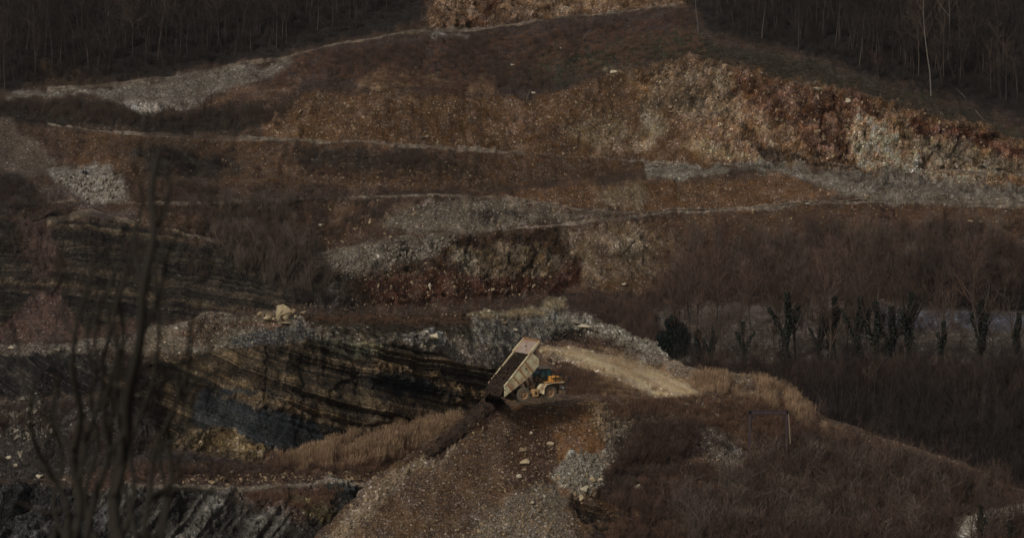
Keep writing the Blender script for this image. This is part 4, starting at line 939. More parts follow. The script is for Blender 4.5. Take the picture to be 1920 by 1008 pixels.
wood([(1560, 760), (1900, 740), (1910, 930), (1700, 840)], 20, (60, 120), WK, 'bare tree sunk in the dark undergrowth on the right', 'bare trees in the dark valley', sep=22)
wood([(1430, 850), (1560, 860), (1880, 950), (1880, 1060), (1380, 1060)], 26, (60, 110), ['thin0', 'thin1', 'mid1'], 'slender reddish tree on the scrub slope at the lower right', 'slender trees of the scrub slope', sh=MOUND, sep=20)
wood([(390, 440), (590, 450), (590, 540), (520, 540), (400, 480)], 16, (60, 110), ['thin0', 'thin1', 'wood1'], 'thin grey tree in the thicket above the boulder pile', 'thin trees above the boulder pile', sep=12)
wood([(1270, 470), (1900, 440), (1900, 550), (1270, 550)], 24, (50, 100), ['thin0', 'thin1', 'mid2'], 'thin bare tree on the brown slope behind the valley belt', 'thin trees on the brown slope', sep=22)
wood([(130, 200), (520, 200), (520, 245), (130, 238)], 14, (35, 70), ['thin0', 'thin1'], 'small bare tree on the bench under the grey scree', 'small trees on the upper left bench', sep=14)
# more trees of the same woods, too many to count: one mass
def more_wood(name, regions, label):
    pr = []
    for k in range(5):
        t, c = bare_tree(seed=400 + k, h=11, r=.12, n1_=12, start=.3, ang=36); n = len(t.V)
        V = list(t.V) + list(c.V); Fc = list(t.F) + [tuple(i + n for i in f) for f in c.F]
        pr.append(proto('woodland_tree', mesh_from('woodland_tree', V, Fc, [BARK_DARK, TWIG_DARK], [0] * len(t.F) + [1] * len(c.F))))
    brush(name, pr, regions, label, .05)
more_wood('leafless_woodland', [
 (HILL, [(-40, -200), (900, -200), (795, 0), (640, 60), (530, 98), (230, 146), (-40, 160)], 620, .6, 1.1),
 (HILL, [(1310, -200), (1340, 50), (1500, 90), (1640, 135), (1960, 205), (1960, -200)], 700, .6, 1.15),
 (HILL, [(1240, 700), (1960, 700), (1960, 1060), (1560, 930)], 420, .4, .9),
 (HILL, [(1680, 525), (1960, 525), (1960, 580), (1700, 575)], 60, .5, .8),
], 'leafless trees filling the woods')
# named trees
plant_tree('pale0', HILL, 1746, 180, 235, 'birch_tree', 'pale slender trunk, tallest on the upper right slope, its foot on the grass edge', rz=1.0)
plant_tree('pale1', HILL, 1778, 112, 190, 'birch_tree', 'pale forked trunk high in the wood on the upper right, above the slender one', rz=2.2)
plant_tree('thin0', HILL, 1648, 152, 60, 'young_tree', 'small crooked grey tree at the wood edge left of the pale trunk')
plant_tree('pale0', HILL, 1310, 64, 110, 'young_tree', 'grey straight trunk at the left end of the upper right wood', rz=.4)
plant_tree('thin1', HILL, 581, 500, 80, 'young_tree', 'pale thin trunk at the right end of the thicket above the boulder pile')
ivy_spots = [(1473, 686, 190, 0, 'broad ivy covered column, leftmost of the big ones before the pale ground'), (1560, 684, 170, 1, 'forked ivy covered trunk whose arms form a letter Y'),
 (1536, 690, 130, 2, 'shorter ivy clad trunk between the column and the forked one'), (1605, 690, 185, 2, 'leaning brown trunk with thin ivy right of the forked one'), (1640, 694, 180, 0, 'thick ivy covered trunk in the middle of the belt'), (1668, 694, 170, 1, 'ivy clad trunk standing right beside the thick one'),
 (1702, 692, 200, 2, 'tall ivy trunk with a straight bole and wide fork'), (1764, 696, 130, 1, 'low ivy clad tree in front of the bluish ground'), (1836, 694, 190, 0, 'ivy covered trunk under the pale broken stem near the right edge'), (1905, 694, 150, 2, 'last ivy clad tree at the right edge of the belt'),
 (1395, 690, 120, 1, 'small ivy clad tree left of the broad ivy column'), (1330, 688, 110, 2, 'small ivy clad tree right of the evergreen bush')]
for (x, y, h, k, lab) in ivy_spots: plant_tree('ivy%d' % k, HILL, x, y, h, 'ivy_clad_tree', lab, 'ivy clad trees of the valley belt', ivy=k)
plant_tree('ivy0', MOUND, 1838, 1035, 125, 'ivy_clad_tree', 'dark ivy tree standing before the pale track at the lower right', ivy=0)
plant_tree('ivy1', MOUND, 1895, 1040, 100, 'ivy_clad_tree', 'dark ivy tree at the lower right corner', ivy=1)
# evergreen bush
def bush_mesh(seed, mat, lobes, n, leaf=.14):
    rnd = random.Random(seed); V = []; Fc = []
    for k in range(n):
        c0, r = rnd.choice(lobes); v = Vector((rnd.gauss(0, 1), rnd.gauss(0, 1), rnd.gauss(0, 1))).normalized() * (rnd.random() ** .4)
        c = Vector(c0) + Vector((v.x * r[0], v.y * r[1], v.z * r[2])) ; u = Vector((rnd.gauss(0, 1), rnd.gauss(0, 1), rnd.gauss(0, 1))).normalized(); w = u.orthogonal().normalized(); z = u.cross(w)
        s = leaf * rnd.uniform(.6, 1.6); i = len(V); V += [c - w * s, c + z * s * .6, c + w * s, c - z * s * .6]; Fc.append((i, i + 1, i + 2, i + 3))
    return mesh_from('crown', V, Fc, mat)
def evergreen(x, y, label, lobes, n, s=1.0):
    w, _ = on(HILL, x, y); o = thing('evergreen_bush', label, 'bush', tuple(w)); o.scale = (s, s, s)
    link('crown', bush_mesh(x, EVERG, lobes, n), o)
    mb = MB(); 
    for k in range(5): mb.tube([(k * .3 - .6, 0, -.4), (k * .5 - 1, .1, 1.6), (k * .9 - 1.8, 0, 3.4)], [.14, .1, .05], 5)
    mb.build('trunk', BARK_DARK, o)
evergreen(1262, 672, 'big dark evergreen bush behind the rubble ridge, left of the ivy clad trees', [((0, 0, 1.6), (3.4, 2.2, 2.2)), ((-1.6, 0, 3.6), (2.2, 1.8, 2.0)), ((.6, 0, 5.2), (2.4, 1.8, 2.2)), ((-.3, 0, 6.8), (1.5, 1.3, 1.5)), ((1.9, 0, 3.4), (1.6, 1.4, 2.2))], 9000, .95)
evergreen(1306, 682, 'narrow dark evergreen bush right of the big one', [((0, 0, 1.6), (1.5, 1.2, 2.0)), ((.4, 0, 4.0), (1.2, 1.0, 2.0)), ((.1, 0, 6.0), (.8, .8, 1.2))], 3000, .9)
# fallen trunks and sticks
def log(sh, a, b, r, mat, label, name='fallen_branch', lift=.3):
    p, n = on(sh, *a); q, n2 = on(sh, *b); p = Vector(p) + Vector((0, -.4, lift)); q = Vector(q) + Vector((0, -.4, lift)); m = p.lerp(q, .5) + Vector((.0, -.2, .15))
    mb = MB(); mb.tube([p, p.lerp(m, .5) + Vector((.04, 0, .06)), m, m.lerp(q, .6) - Vector((.05, 0, .05)), q], [r, r * .9, r * .8, r * .7, r * .4], 6)
    mb.tube([m, m + (q - p) * .12 + Vector((.1, 0, .5))], [r * .5, r * .2], 4)
    o = mb.build(name, mat, None, smooth=True); tag(o, label, 'branch')
log(HILL, (1793, 168), (1846, 230), .09, BARK_PALE, 'pale fallen trunk slanting down the slope right of the birch')
log(HILL, (1094, 82), (1110, 60), .09, BARK_PALE, 'short pale stick leaning on the heath below the top rock', lift=.8)
log(HILL, (986, 188), (996, 170), .1, BARK_PALE, 'pale crooked branch beside the round white boulder', lift=.6)
log(HILL, (945, 558), (955, 545), .09, BARK_PALE, 'small pale stick at the foot of the dark cliff')
log(HILL, (980, 560), (989, 545), .09, BARK_PALE, 'pale stick right of the other at the cliff foot')

# ------------------------------------------------------------------ boulders one can tell apart
def boulder(sh, x, y, wpx, label, mat=None, sq=(1, .85, .7), seed=None, sink=.28, rz=None, hpx=None, dy=0, name='boulder', lift=0.0):
    w, n = on(sh, x, y); s = wpx / (F / w[1]); seed = seed if seed is not None else int(x * 7 + y)
    me = rock_mesh(seed, mat or ROCK_PALE, 15, sq, 0.17 if wpx > 9 else 0.0)
    if wpx <= 9: pass
    o = link(name, me); o.scale = (s, s, s * (hpx / wpx / sq[2] if hpx else 1)); o.rotation_euler = (0, 0, random.uniform(-.5, .5) if rz is None else rz)
    o.location = (w[0], w[1] + dy, w[2] + o.scale[2] * sq[2] * (.5 - sink) + lift)
    return tag(o, label, 'boulder')
pile = [(532, 603, 31, 34, 'largest pale boulder, on top of the pile on the shelf crest', 0.0, .9, .9), (508, 597, 17, 15, 'tan boulder leaning on the left side of the largest one', -.9, 0, .8), (488, 596, 18, 12, 'tan boulder at the left end of the pile', 0, 0, 1),
 (502, 600, 17, 12, 'pale pointed boulder in front of the pile on the left', -1.6, 0, 1), (515, 600, 10, 7, 'small pale block left of the dark gap in the pile', -1.9, 0, 1), (523, 600, 11, 12, 'upright pale boulder under the largest one', -1.9, 0, .9),
 (537, 600, 15, 12, 'pale triangular boulder at the middle of the pile front', -1.8, 0, 1), (549, 595, 13, 16, 'tall tan boulder at the right side of the largest one', -.3, 0, .9), (553, 599, 10, 9, 'small pale rock at the right end of the pile', -1.2, 0, 1),
 (570, 589, 12, 8, 'slanting pale rock standing apart right of the pile', 0, .3, 1), (536, 603, 38, 4, 'flat white slab lying under the front of the pile', -1.2, -2.2, 1)]
for i, (x, y, wp, hp, lab, dy, lf, _) in enumerate(pile):
    boulder(SHELF, x, y, wp * 1.12, lab, [ROCK_PALE, ROCK_TAN][i in (1, 2, 7)], hpx=hp * 1.1, dy=dy, lift=lf * .15, seed=900 + i, sink=.15, name='boulder' if i < 10 else 'stone_slab', rz=.2 * i)
bl = [
 (MOUND, 980, 838, 22, 10, 'tan flat boulder, upper of two on the dark brown earth below the truck', ROCK_TAN), (MOUND, 985, 858, 25, 13, 'wide tan boulder, lower of two on the dark brown earth below the truck', ROCK_PALE),
 (MOUND, 1031, 829, 18, 10, 'smooth tan boulder alone on the orange earth right of the dark earth', ROCK_PALE), (MOUND, 983, 873, 12, 9, 'dark tan broken rock right under the wide tan boulder', ROCK_TAN),
 (MOUND, 972, 886, 14, 10, 'pinkish pale rock at the lower end of the dark brown earth', ROCK_WHITE), (MOUND, 959, 846, 7, 5, 'small pale stone left of the two flat tan boulders', ROCK_WHITE), (MOUND, 996, 808, 8, 6, 'pale stone just above the upper flat tan boulder', ROCK_WHITE),
 (MOUND, 1033, 838, 9, 5, 'small stone tucked under the smooth tan boulder', ROCK_TAN), (MOUND, 935, 917, 14, 8, 'pale flat rock on the brown scree left of the lower grey fan', ROCK_TAN), (MOUND, 893, 894, 8, 6, 'lone pale stone on the left flank of the mound', ROCK_TAN),
 (MOUND, 905, 798, 7, 8, 'tan stone near the top of the mound beside the sliding earth', ROCK_TAN), (MOUND, 1022, 930, 8, 6, 'whitish stone at the top of the lower grey fan', ROCK_WHITE), (MOUND, 997, 941, 9, 7, 'pale stone on the left rim of the lower grey fan', ROCK_WHITE),
 (MOUND, 1197, 912, 22, 13, 'pale orange boulder in the scrub right of the layered outcrop', ROCK_WHITE), (MOUND, 1384, 902, 14, 11, 'white pointed boulder alone in the scrub on the right', ROCK_WHITE), (MOUND, 1350, 912, 14, 5, 'flat pale stone left of the white pointed boulder', ROCK_TAN),
 (MOUND, 1321, 925, 17, 9, 'round tan boulder in the scrub below the white pointed one', ROCK_PALE), (MOUND, 1300, 945, 13, 10, 'tan boulder at the lower left of the scrub boulders', ROCK_TAN), (MOUND, 1095, 915, 22, 14, 'pale block at the foot of the upper grey fan', ROCK_WHITE),
 (MOUND, 1110, 897, 17, 14, 'tan block among the stones at the foot of the upper grey fan', ROCK_PALE), (MOUND, 1125, 895, 15, 10, 'square pale block right of the tan one at the fan foot', ROCK_WHITE), (MOUND, 1090, 930, 18, 14, 'tan boulder below the pale block of the grey fan', ROCK_PALE),
 (MOUND, 1287, 756, 13, 9, 'white stone on the rubble right below the haul road', ROCK_WHITE), (MOUND, 1345, 860, 8, 8, 'pale stone at the rubble edge left of the rusty frame', ROCK_TAN), (MOUND, 1013, 657, 12, 10, 'tan boulder beside the tip of the raised body', ROCK_PALE),
 (MOUND, 1040, 674, 12, 7, 'pale stone on the knoll above the cab', ROCK_WHITE), (MOUND, 1070, 700, 10, 7, 'pale stone low on the knoll right of the cab', ROCK_WHITE), (MOUND, 1142, 757, 10, 6, 'yellow stone on the bank right of the truck', ROCK_TAN),
 (SHELF, 963, 619, 16, 8, 'white flat boulder on the grey gravel above the raised body', ROCK_WHITE), (SHELF, 800, 641, 40, 16, 'wide whitish boulder outcrop at the top of the layered face', ROCK_WHITE), (SHELF, 945, 605, 16, 9, 'tan rock on the pale top strip of the shelf', ROCK_TAN),
 (SHELF, 1078, 606, 22, 10, 'grey block on the left end of the rubble ridge', ROCK_GREY), (SHELF, 1092, 616, 30, 10, 'pale jagged slab on the rubble ridge', ROCK_WHITE), (SHELF, 1060, 612, 14, 9, 'dark tan rock at the start of the rubble ridge', ROCK_TAN),
 (SHELF, 73, 888, 16, 9, 'white boulder lying on the track at the far left', ROCK_WHITE), (SHELF, 38, 850, 16, 16, 'tall white slab among the blocks at the far left', ROCK_WHITE), (SHELF, 20, 858, 18, 9, 'flat white block at the far left', ROCK_WHITE), (SHELF, 30, 872, 12, 8, 'white stone below the far left blocks', ROCK_WHITE),
 (SHELF, 46, 745, 22, 16, 'grey block near the left edge under the dark ledge', ROCK_GREY), (SHELF, 100, 795, 26, 22, 'brownish cracked block left of centre of the dark bank', ROCK_DARK), (SHELF, 60, 790, 20, 12, 'grey slab left of the brownish cracked block', ROCK_GREY),
 (SHELF, 105, 655, 18, 8, 'white flat rock on the left shelf', ROCK_WHITE), (SHELF, 18, 645, 16, 8, 'pale rock at the left end of the shelf', ROCK_WHITE), (SHELF, 300, 648, 9, 6, 'small white rock on the shelf left of the scree', ROCK_WHITE),
 (SHELF, 418, 895, 14, 10, 'tan block in the rock heap above the track', ROCK_TAN), (SHELF, 436, 882, 12, 8, 'pale block on top of the rock heap above the track', ROCK_PALE), (SHELF, 400, 904, 14, 8, 'brown block at the left of the rock heap above the track', ROCK_TAN), (SHELF, 428, 905, 13, 8, 'brown block at the right foot of the rock heap', ROCK_TAN),
 (HILL, 489, 391, 24, 9, 'long white rock on the slope above the thicket', ROCK_WHITE), (HILL, 603, 422, 12, 7, 'white stone on the brown slope right of the thicket', ROCK_WHITE), (HILL, 260, 413, 9, 7, 'white stone at the foot of the left rubble', ROCK_WHITE), (HILL, 693, 416, 9, 8, 'tan stone right of the white stone on the brown slope', ROCK_PALE),
 (HILL, 731, 443, 8, 6, 'tan stone on the grey scree left of the cliff', ROCK_PALE), (HILL, 1001, 172, 10, 8, 'round white boulder at the heath edge beside the crooked branch', ROCK_WHITE), (HILL, 960, 122, 11, 5, 'pinkish flat stone in the heath', ROCK_WHITE), (HILL, 781, 122, 10, 6, 'pale stone above the pale grass patch', ROCK_WHITE), (HILL, 1051, 95, 5, 5, 'tiny white stone in the middle of the heath', ROCK_WHITE),
 (HILL, 1151, 132, 24, 9, 'pale flat outcrop at the heath edge left of the orange face', ROCK_WHITE), (HILL, 1430, 138, 10, 9, 'grey boulder on the rim of the orange face', ROCK_GREY), (HILL, 1530, 172, 26, 9, 'white ledge on the rim of the red face', ROCK_WHITE), (HILL, 1590, 188, 12, 10, 'pale boulder on the rim right of the white ledge', ROCK_WHITE),
 (HILL, 1370, 140, 13, 12, 'tan boulder on the rim of the orange face', ROCK_TAN), (HILL, 1818, 412, 14, 8, 'pale rock on the brown slope near the right edge', ROCK_PALE), (HILL, 1838, 412, 12, 8, 'pinkish pale rock right beside the pale one near the right edge', ROCK_WHITE), (HILL, 1862, 440, 22, 24, 'tan jagged rock low near the right edge', ROCK_PALE),
 (HILL, 1515, 383, 12, 4, 'flat pink stone on the bench line', ROCK_WHITE), (HILL, 1407, 416, 10, 5, 'orange tan stone under the bench line', ROCK_TAN), (HILL, 1740, 468, 9, 6, 'pale stone low on the brown slope', ROCK_WHITE), (HILL, 1344, 536, 16, 18, 'tan rock standing above the evergreen bush', ROCK_TAN), (HILL, 1436, 524, 28, 14, 'orange rock above the ivy covered column', ROCK_TAN),
 (HILL, 1390, 518, 22, 14, 'grey block left of the orange rock above the valley belt', ROCK_GREY), (HILL, 1168, 535, 14, 6, 'pale rock at the foot of the slope right of the cliff', ROCK_WHITE), (HILL, 925, 545, 12, 12, 'yellowish rock in the red earth of the cliff foot', ROCK_PALE), (HILL, 805, 540, 7, 18, 'tall narrow white rock left in the cliff foot', ROCK_WHITE),
 (SHELF, 915, 585, 9, 6, 'pale stone at the back of the shelf', ROCK_WHITE), (SHELF, 945, 590, 10, 7, 'tan stone on the yellow strip', ROCK_TAN), (HILL, 792, 255, 12, 10, 'dark stone hanging in the brown face', ROCK_DARK),
]
for (sh, x, y, wp, hp, lab, mt) in bl: boulder(sh, x, y + hp * .3, wp, lab, mt, hpx=hp, sink=.25)

# ------------------------------------------------------------------ rusty frame on the scrub slope
RUST = simple_mat('rusty_steel', (46, 38, 40), var=.5, scale=4)
RUSTP = simple_mat('weathered_post', (96, 84, 70), var=.5, scale=4)
fw, _ = on(MOUND, 1404, 866); fw = Vector(fw); gx = (1474 - 1404) / (F / fw[1]); gh = 96 / (F / fw[1])
gt = thing('steel_frame', 'rusty portal frame of two posts and a cross beam standing in the scrub', 'frame', fw)
mb = MB(); mb.box((0, 0, gh / 2 - .5), (.34, .3, gh + 1)); mb.build('post', RUST, gt, bevel=.03)
mb = MB(); mb.box((gx, 0, gh / 2 - .5), (.26, .3, gh + 1)); mb.build('post', RUST, gt, bevel=.03)
mb = MB(); mb.box((gx / 2, -.02, gh - .28), (gx + .5, .26, .5)); mb.box((gx / 2, -.16, gh - .04), (gx + .6, .1, .07)); mb.build('cross_beam', RUST, gt, bevel=.03)
mb = MB(); mb.box((gx / 2, 0, gh * .32), (gx - .2, .16, .2)); mb.build('lower_beam', RUST, gt)
mb = MB(); mb.tube([(.1, 0, gh * .72), (.9, 0, gh - .5)], .09, 6); mb.build('brace', RUST, gt)
mb = MB(); mb.tube([(gx - .1, 0, gh * .72), (gx - .8, 0, gh - .5)], .09, 6); mb.build('brace', RUST, gt)
mb = MB(); mb.tube([(gx + .2, -.2, gh - .5), (gx + .36, -.25, gh * .6), (gx + .46, -.3, gh * .35)], .08, 6); mb.build('stay_rod', RUSTP, gt)
# wire fence across the pale valley ground
def fence_wire():
    pts = [(1250, 640), (1330, 642), (1400, 640), (1480, 642), (1560, 645), (1640, 650), (1720, 654), (1800, 658), (1880, 660), (1950, 662)]
    base = [Vector(on(HILL, *p)[0]) for p in pts]
    o = thing('wire_fence', 'low wire and rail fence across the pale ground behind the ivy clad trees', 'fence', base[0])
    for b in base:
        q = b - base[0]; m = MB(); m.box((q.x, q.y, q.z + .9), (.16, .16, 2.3)); m.build('post', BARK_DARK, o)
    for hgt in (.7, 1.7):
        for i in range(len(base) - 1):
            m = MB(); a, b = base[i] - base[0], base[i + 1] - base[0]
            m.tube([a + Vector((0, -.1, hgt)), a.lerp(b, .5) + Vector((0, -.1, hgt - .12)), b + Vector((0, -.1, hgt))], .055, 4); m.build('rail', BARK_DARK, o)
fence_wire()

# ------------------------------------------------------------------ dump truck
def paint(name, c, dust=(120, 98, 70), amount=.5, rough=.55, scale=2.0):
    m, nt, b = newmat(name); L = nt.links; tc = N(nt, 'ShaderNodeTexCoord'); n = N(nt, 'ShaderNodeTexNoise'); n.inputs['Scale'].default_value = scale; n.inputs['Detail'].default_value = 6; n.inputs['Roughness'].default_value = .7
    L.new(tc.outputs['Object'], n.inputs['Vector']); r = N(nt, 'ShaderNodeValToRGB'); r.color_ramp.elements[0].position = .35 + (.5 - amount) * .4; r.color_ramp.elements[1].position = .62 + (.5 - amount) * .4
    a = alb(c); d = alb(dust); r.color_ramp.elements[0].color = (*a, 1); r.color_ramp.elements[1].color = (*d, 1)
    L.new(n.outputs['Fac'], r.inputs[0]); L.new(r.outputs[0], b.inputs['Base Color']); b.inputs['Roughness'].default_value = rough; b.inputs['Specular IOR Level'].default_value = .35
    return m
YEL = paint('dusty_yellow_paint', (160, 112, 48), amount=.55)
SIDE = paint('dusty_body_paint', (188, 152, 122), (120, 92, 70), .45, .75, 1.1)
RIB = paint('rust_brown_rib_paint', (120, 84, 52), (110, 80, 52), .4, .8)
STEEL = paint('scraped_grey_steel', (118, 110, 104), (104, 78, 62), .45, .5, 1.2)
LINER = paint('soil_stained_liner', (34, 28, 23), (52, 42, 32), .45, .85)
BLK = simple_mat('black_frame', (24, 24, 26), var=.4, scale=3, rough=.6)
DIRTY = paint('dirty_machine_parts', (52, 44, 38), (104, 82, 60), .45, .8)
TYRE = paint('dusty_rubber', (66, 62, 54), (92, 80, 62), .45, .9)
RIM = paint('dusty_rim', (124, 98, 70), (90, 66, 48), .4, .7)
EARTH = simple_mat('fresh_dark_earth', (38, 28, 21), var=.5, scale=1.4, bump=.25)
GLASS = newmat('cab_glass')[0]; gb = GLASS.node_tree.nodes['Principled BSDF']; gb.inputs['Base Color'].default_value = (*alb((38, 74, 78)), 1); gb.inputs['Roughness'].default_value = .12; gb.inputs['Specular IOR Level'].default_value = .6
LAMPM = newmat('lamp_glass')[0]; LAMPM.node_tree.nodes['Principled BSDF'].inputs['Base Color'].default_value = (.75, .75, .72, 1); LAMPM.node_tree.nodes['Principled BSDF'].inputs['Roughness'].default_value = .15
ORANGE = simple_mat('orange_panel', (168, 112, 44), var=.25, scale=2)

YAW = math.radians(31)
ppos = on(MOUND, 1010, 752)[0]
TX, TY, TZ = 2.28, TRUCK_D, CAMZ - (754.5 - 150) / F * (TRUCK_D - 1.6)
truck = thing('dump_truck', 'yellow mining dump truck with raised bed tipping dark earth off the mound edge', 'dump truck', (TX, TY, TZ), YAW)
# wheels: tyre with hub side facing the near side (-y)
def wheel(x, y, r=1.0, w=.62, side=-1):
    m = MB(); pr = [(-w / 2, r * .60), (-w / 2, r * .90), (-w * .36, r * .985), (-w * .12, r), (w * .12, r), (w * .36, r * .985), (w / 2, r * .90), (w / 2, r * .60)]
    pr = pr + [(0, r * .52), (-w / 2, r * .60)]
    m.lathe(pr, (0, 0, 0), 'y', 36, cap=False)
    for k in range(36):                                       # tread lugs
        a = 2 * math.pi * k / 36; M = Matrix.Rotation(-a, 3, 'Y')
        for s in (-1, 1): m.box(M @ Vector((r * 1.0, s * w * .3, 0)), (.07, w * .34, .085), M)
    t = m.build('wheel', TYRE, truck); t.location = (x, y, r)
    m = MB(); o = side * w / 2
    m.lathe([(o * .2, r * .56), (o * .98, r * .60), (o * 1.04, r * .575), (o * .98, r * .545), (o * .55, r * .46), (o * .5, r * .30), (o * .75, r * .26), (o * .8, r * .16), (o * .8, .02)], (0, 0, 0), 'y', 32)
    for k in range(12): a = 6.2832 * k / 12; m.box((r * .38 * math.cos(a), o * .56, r * .38 * math.sin(a)), (.06, .06, .06))
    ri = m.build('rim', RIM, t); return t
wheel(2.2, -1.62); wheel(2.2, 1.62, side=1)
for y, s in ((-1.72, -1), (-1.02, -1), (1.02, 1), (1.72, 1)): wheel(-2.0, y, side=s)
# chassis
m = MB()
for s in (-1, 1): m.prism([(-2.9, 1.0), (-2.9, 1.45), (-.8, 1.55), (.8, 1.35), (4.1, 1.25), (4.1, .85), (.6, .95), (-.9, 1.05)], s * .62 - .12, s * .62 + .12)
for x in (-2.6, -.6, 1.1, 2.6, 3.8): m.box((x, 0, 1.15), (.25, 1.2, .35))
m.build('chassis', DIRTY, truck, bevel=.02)
m = MB(); m.tube([(-2, -1.2, 1), (-2, 1.2, 1)], .28, 14); m.tube([(-2, -.45, 1), (-2, .45, 1)], .5, 16); m.tube([(2.2, -1.4, 1), (2.2, 1.4, 1)], .16, 10); m.tube([(-2, 0, 1), (.6, 0, 1.1)], .12, 8); m.build('axles', DIRTY, truck)
m = MB(); m.box((2.4, 0, 1.75), (2.4, 1.3, 1.0)); m.box((.9, 0, 1.5), (1.2, 1.0, .7)); m.tube([(1.2, -.3, 1.9), (1.5, -.3, 2.4)], .14, 8); m.build('engine', DIRTY, truck, bevel=.05)
# fuel and oil tanks between the axles, near side
m = MB(); m.prism([(-.55, .62), (.35, .62), (.35, 1.5), (.2, 1.62), (-.4, 1.62), (-.55, 1.5)], -1.95, -1.1); m.build('fuel_tank', paint('tank_paint', (148, 112, 66), amount=.5), truck, bevel=.05)
m = MB(); m.box((.42, -1.5, 1.05), (.06, .9, .9)); m.box((-.1, -1.97, 1.15), (.3, .04, .3)); m.build('tank_strap', BLK, truck)
m = MB(); m.tube([(-.2, 1.9, 1.1), (.4, 1.9, 1.1)], .4, 14); m.build('oil_tank', DIRTY, truck)
m = MB(); m.tube([(-.6, -1.0, 1.85), (.2, -1.0, 1.9)], .24, 12); m.tube([(-.2, -.9, 2.1), (.5, -.7, 2.2)], .2, 12); m.box((-.9, -1.0, 1.8), (.3, .5, .5)); m.build('air_reservoir', DIRTY, truck)
# front fender and deck
m = MB(); m.prism([(.95, .9), (1.08, .9), (1.2, 1.75), (1.55, 2.12), (2.4, 2.25), (4.2, 2.25), (4.2, 2.36), (2.35, 2.36), (1.45, 2.22), (1.08, 1.82)], -2.2, -1.15); m.build('fender', SIDE, truck, bevel=.02)
m = MB(); m.prism([(.95, .9), (1.08, .9), (1.2, 1.75), (1.55, 2.12), (2.4, 2.25), (4.2, 2.25), (4.2, 2.36), (2.35, 2.36), (1.45, 2.22), (1.08, 1.82)], 1.15, 2.2); m.build('fender', YEL, truck, bevel=.02)
m = MB(); m.prism([(.5, 1.05), (.98, .95), (1.1, 1.85), (1.5, 2.25), (.9, 2.25), (.45, 1.7)], -1.95, -1.2); m.build('fender_support', SIDE, truck, bevel=.04)
m = MB(); m.box((3.0, 0, 2.42), (2.7, 4.3, .08)); m.build('deck', YEL, truck)
m = MB(); m.box((3.05, -1.35, 2.8), (1.1, 1.35, .72)); m.build('air_cleaner_housing', ORANGE, truck, bevel=.06)
m = MB(); m.box((3.85, -1.45, 2.72), (.4, 1.0, .55)); m.build('battery_box', YEL, truck, bevel=.04)
m = MB()
for k in range(4): m.box((2.68 + k * .24, -2.04, 2.8), (.14, .03, .5))
m.build('vent_louvre', DIRTY, truck)
m = MB(); m.prism([(2.9, 1.3), (4.15, 1.25), (4.25, 2.36), (2.9, 2.36)], -.95, .95); m.build('hood', DIRTY, truck, bevel=.05)
m = MB(); m.box((4.26, 0, 1.75), (.08, 1.6, 1.0)); 
for k in range(7): m.box((4.31, 0, 1.35 + k * .14), (.04, 1.6, .05))
m.build('radiator_grille', BLK, truck)
m = MB(); m.prism([(3.7, .7), (4.55, .7), (4.65, .95), (4.6, 1.2), (3.7, 1.2)], -2.05, 2.05); m.build('bumper', DIRTY, truck, bevel=.05)
for s in (-1, 1):
    m = MB(); m.tube([(4.28, s * 1.25, 1.55), (4.42, s * 1.25, 1.55)], .17, 14); m.tube([(4.28, s * 1.65, 1.55), (4.42, s * 1.65, 1.55)], .17, 14); hl = m.build('headlight', LAMPM, truck)
# ladder at the front, right side and handrails
for s in (-1,):
    m = MB()
    for yy in (-1.95, -1.45): m.tube([(4.75, yy, .55), (4.3, yy, 2.4), (4.25, yy, 3.3)], .045, 6)
    for k in range(6): f = k / 6; m.box((4.75 - .42 * f, -1.7, .65 + 1.7 * f), (.16, .5, .04))
    m.build('ladder', BLK, truck)
m = MB(); m.tube([(4.5, -2.1, .9), (4.85, -2.1, .95), (4.9, -2.1, 2.3), (4.6, -2.1, 2.35)], .05, 6); m.tube([(4.9, -2.1, 2.3), (4.92, -2.15, 2.9)], .03, 6); m.box((4.95, -2.2, 2.7), (.08, .32, .42)); m.build('mirror_bracket', BLK, truck)
m = MB()
for zz in (2.95, 3.45):
    m.tube([(2.2, -2.1, zz), (4.25, -2.1, zz), (4.25, -1.0, zz)], .045, 6); m.tube([(4.25, .2, zz), (4.25, 2.1, zz), (1.8, 2.1, zz)], .045, 6)
for (xx, yy) in ((2.2, -2.1), (2.9, -2.1), (3.6, -2.1), (4.25, -2.1), (4.25, -1.55), (4.25, -1.0), (4.25, .2), (4.25, 1.1), (4.25, 2.1), (3.2, 2.1)): m.tube([(xx, yy, 2.45), (xx, yy, 3.46)], .045, 6)
m.build('handrail', BLK, truck)
# cab on the far side of the deck
CABM = paint('dark_cab_paint', (34, 40, 42), (74, 68, 56), .25, .5)
m = MB(); m.prism([(1.5, 2.46), (3.45, 2.46), (3.35, 3.9), (3.15, 4.05), (1.75, 4.05), (1.45, 3.3)], -.25, 1.6)
cb = m.build('cab', CABM, truck, bevel=.06)
m = MB(); m.box((2.45, .68, 4.12), (2.2, 2.1, .12)); m.box((1.7, .68, 4.2), (.5, 1.6, .1)); m.build('cab_roof', paint('pale_roof_paint', (130, 130, 122), amount=.5), truck, bevel=.03)
for (x0, x1) in ((1.72, 2.38), (2.5, 3.22)):
    m = MB(); m.prism([(x0, 3.0), (x1, 3.0), (x1 - .02, 3.86), (x0 + .08, 3.86)], -.31, -.25); m.build('side_window', GLASS, cb)
m = MB(); m.prism([(1.46, 3.36), (1.43, 3.36), (1.67, 3.94), (1.70, 3.94)], -.13, 1.48); m.build('rear_window', GLASS, cb)
m = MB(); m.prism([(1.4, 2.6), (1.35, 2.6), (1.39, 3.24), (1.44, 3.24)], -.1, 1.4); m.build('rear_panel', paint('blue_green_panel', (52, 92, 96), (80, 90, 84), .3, .35), cb)
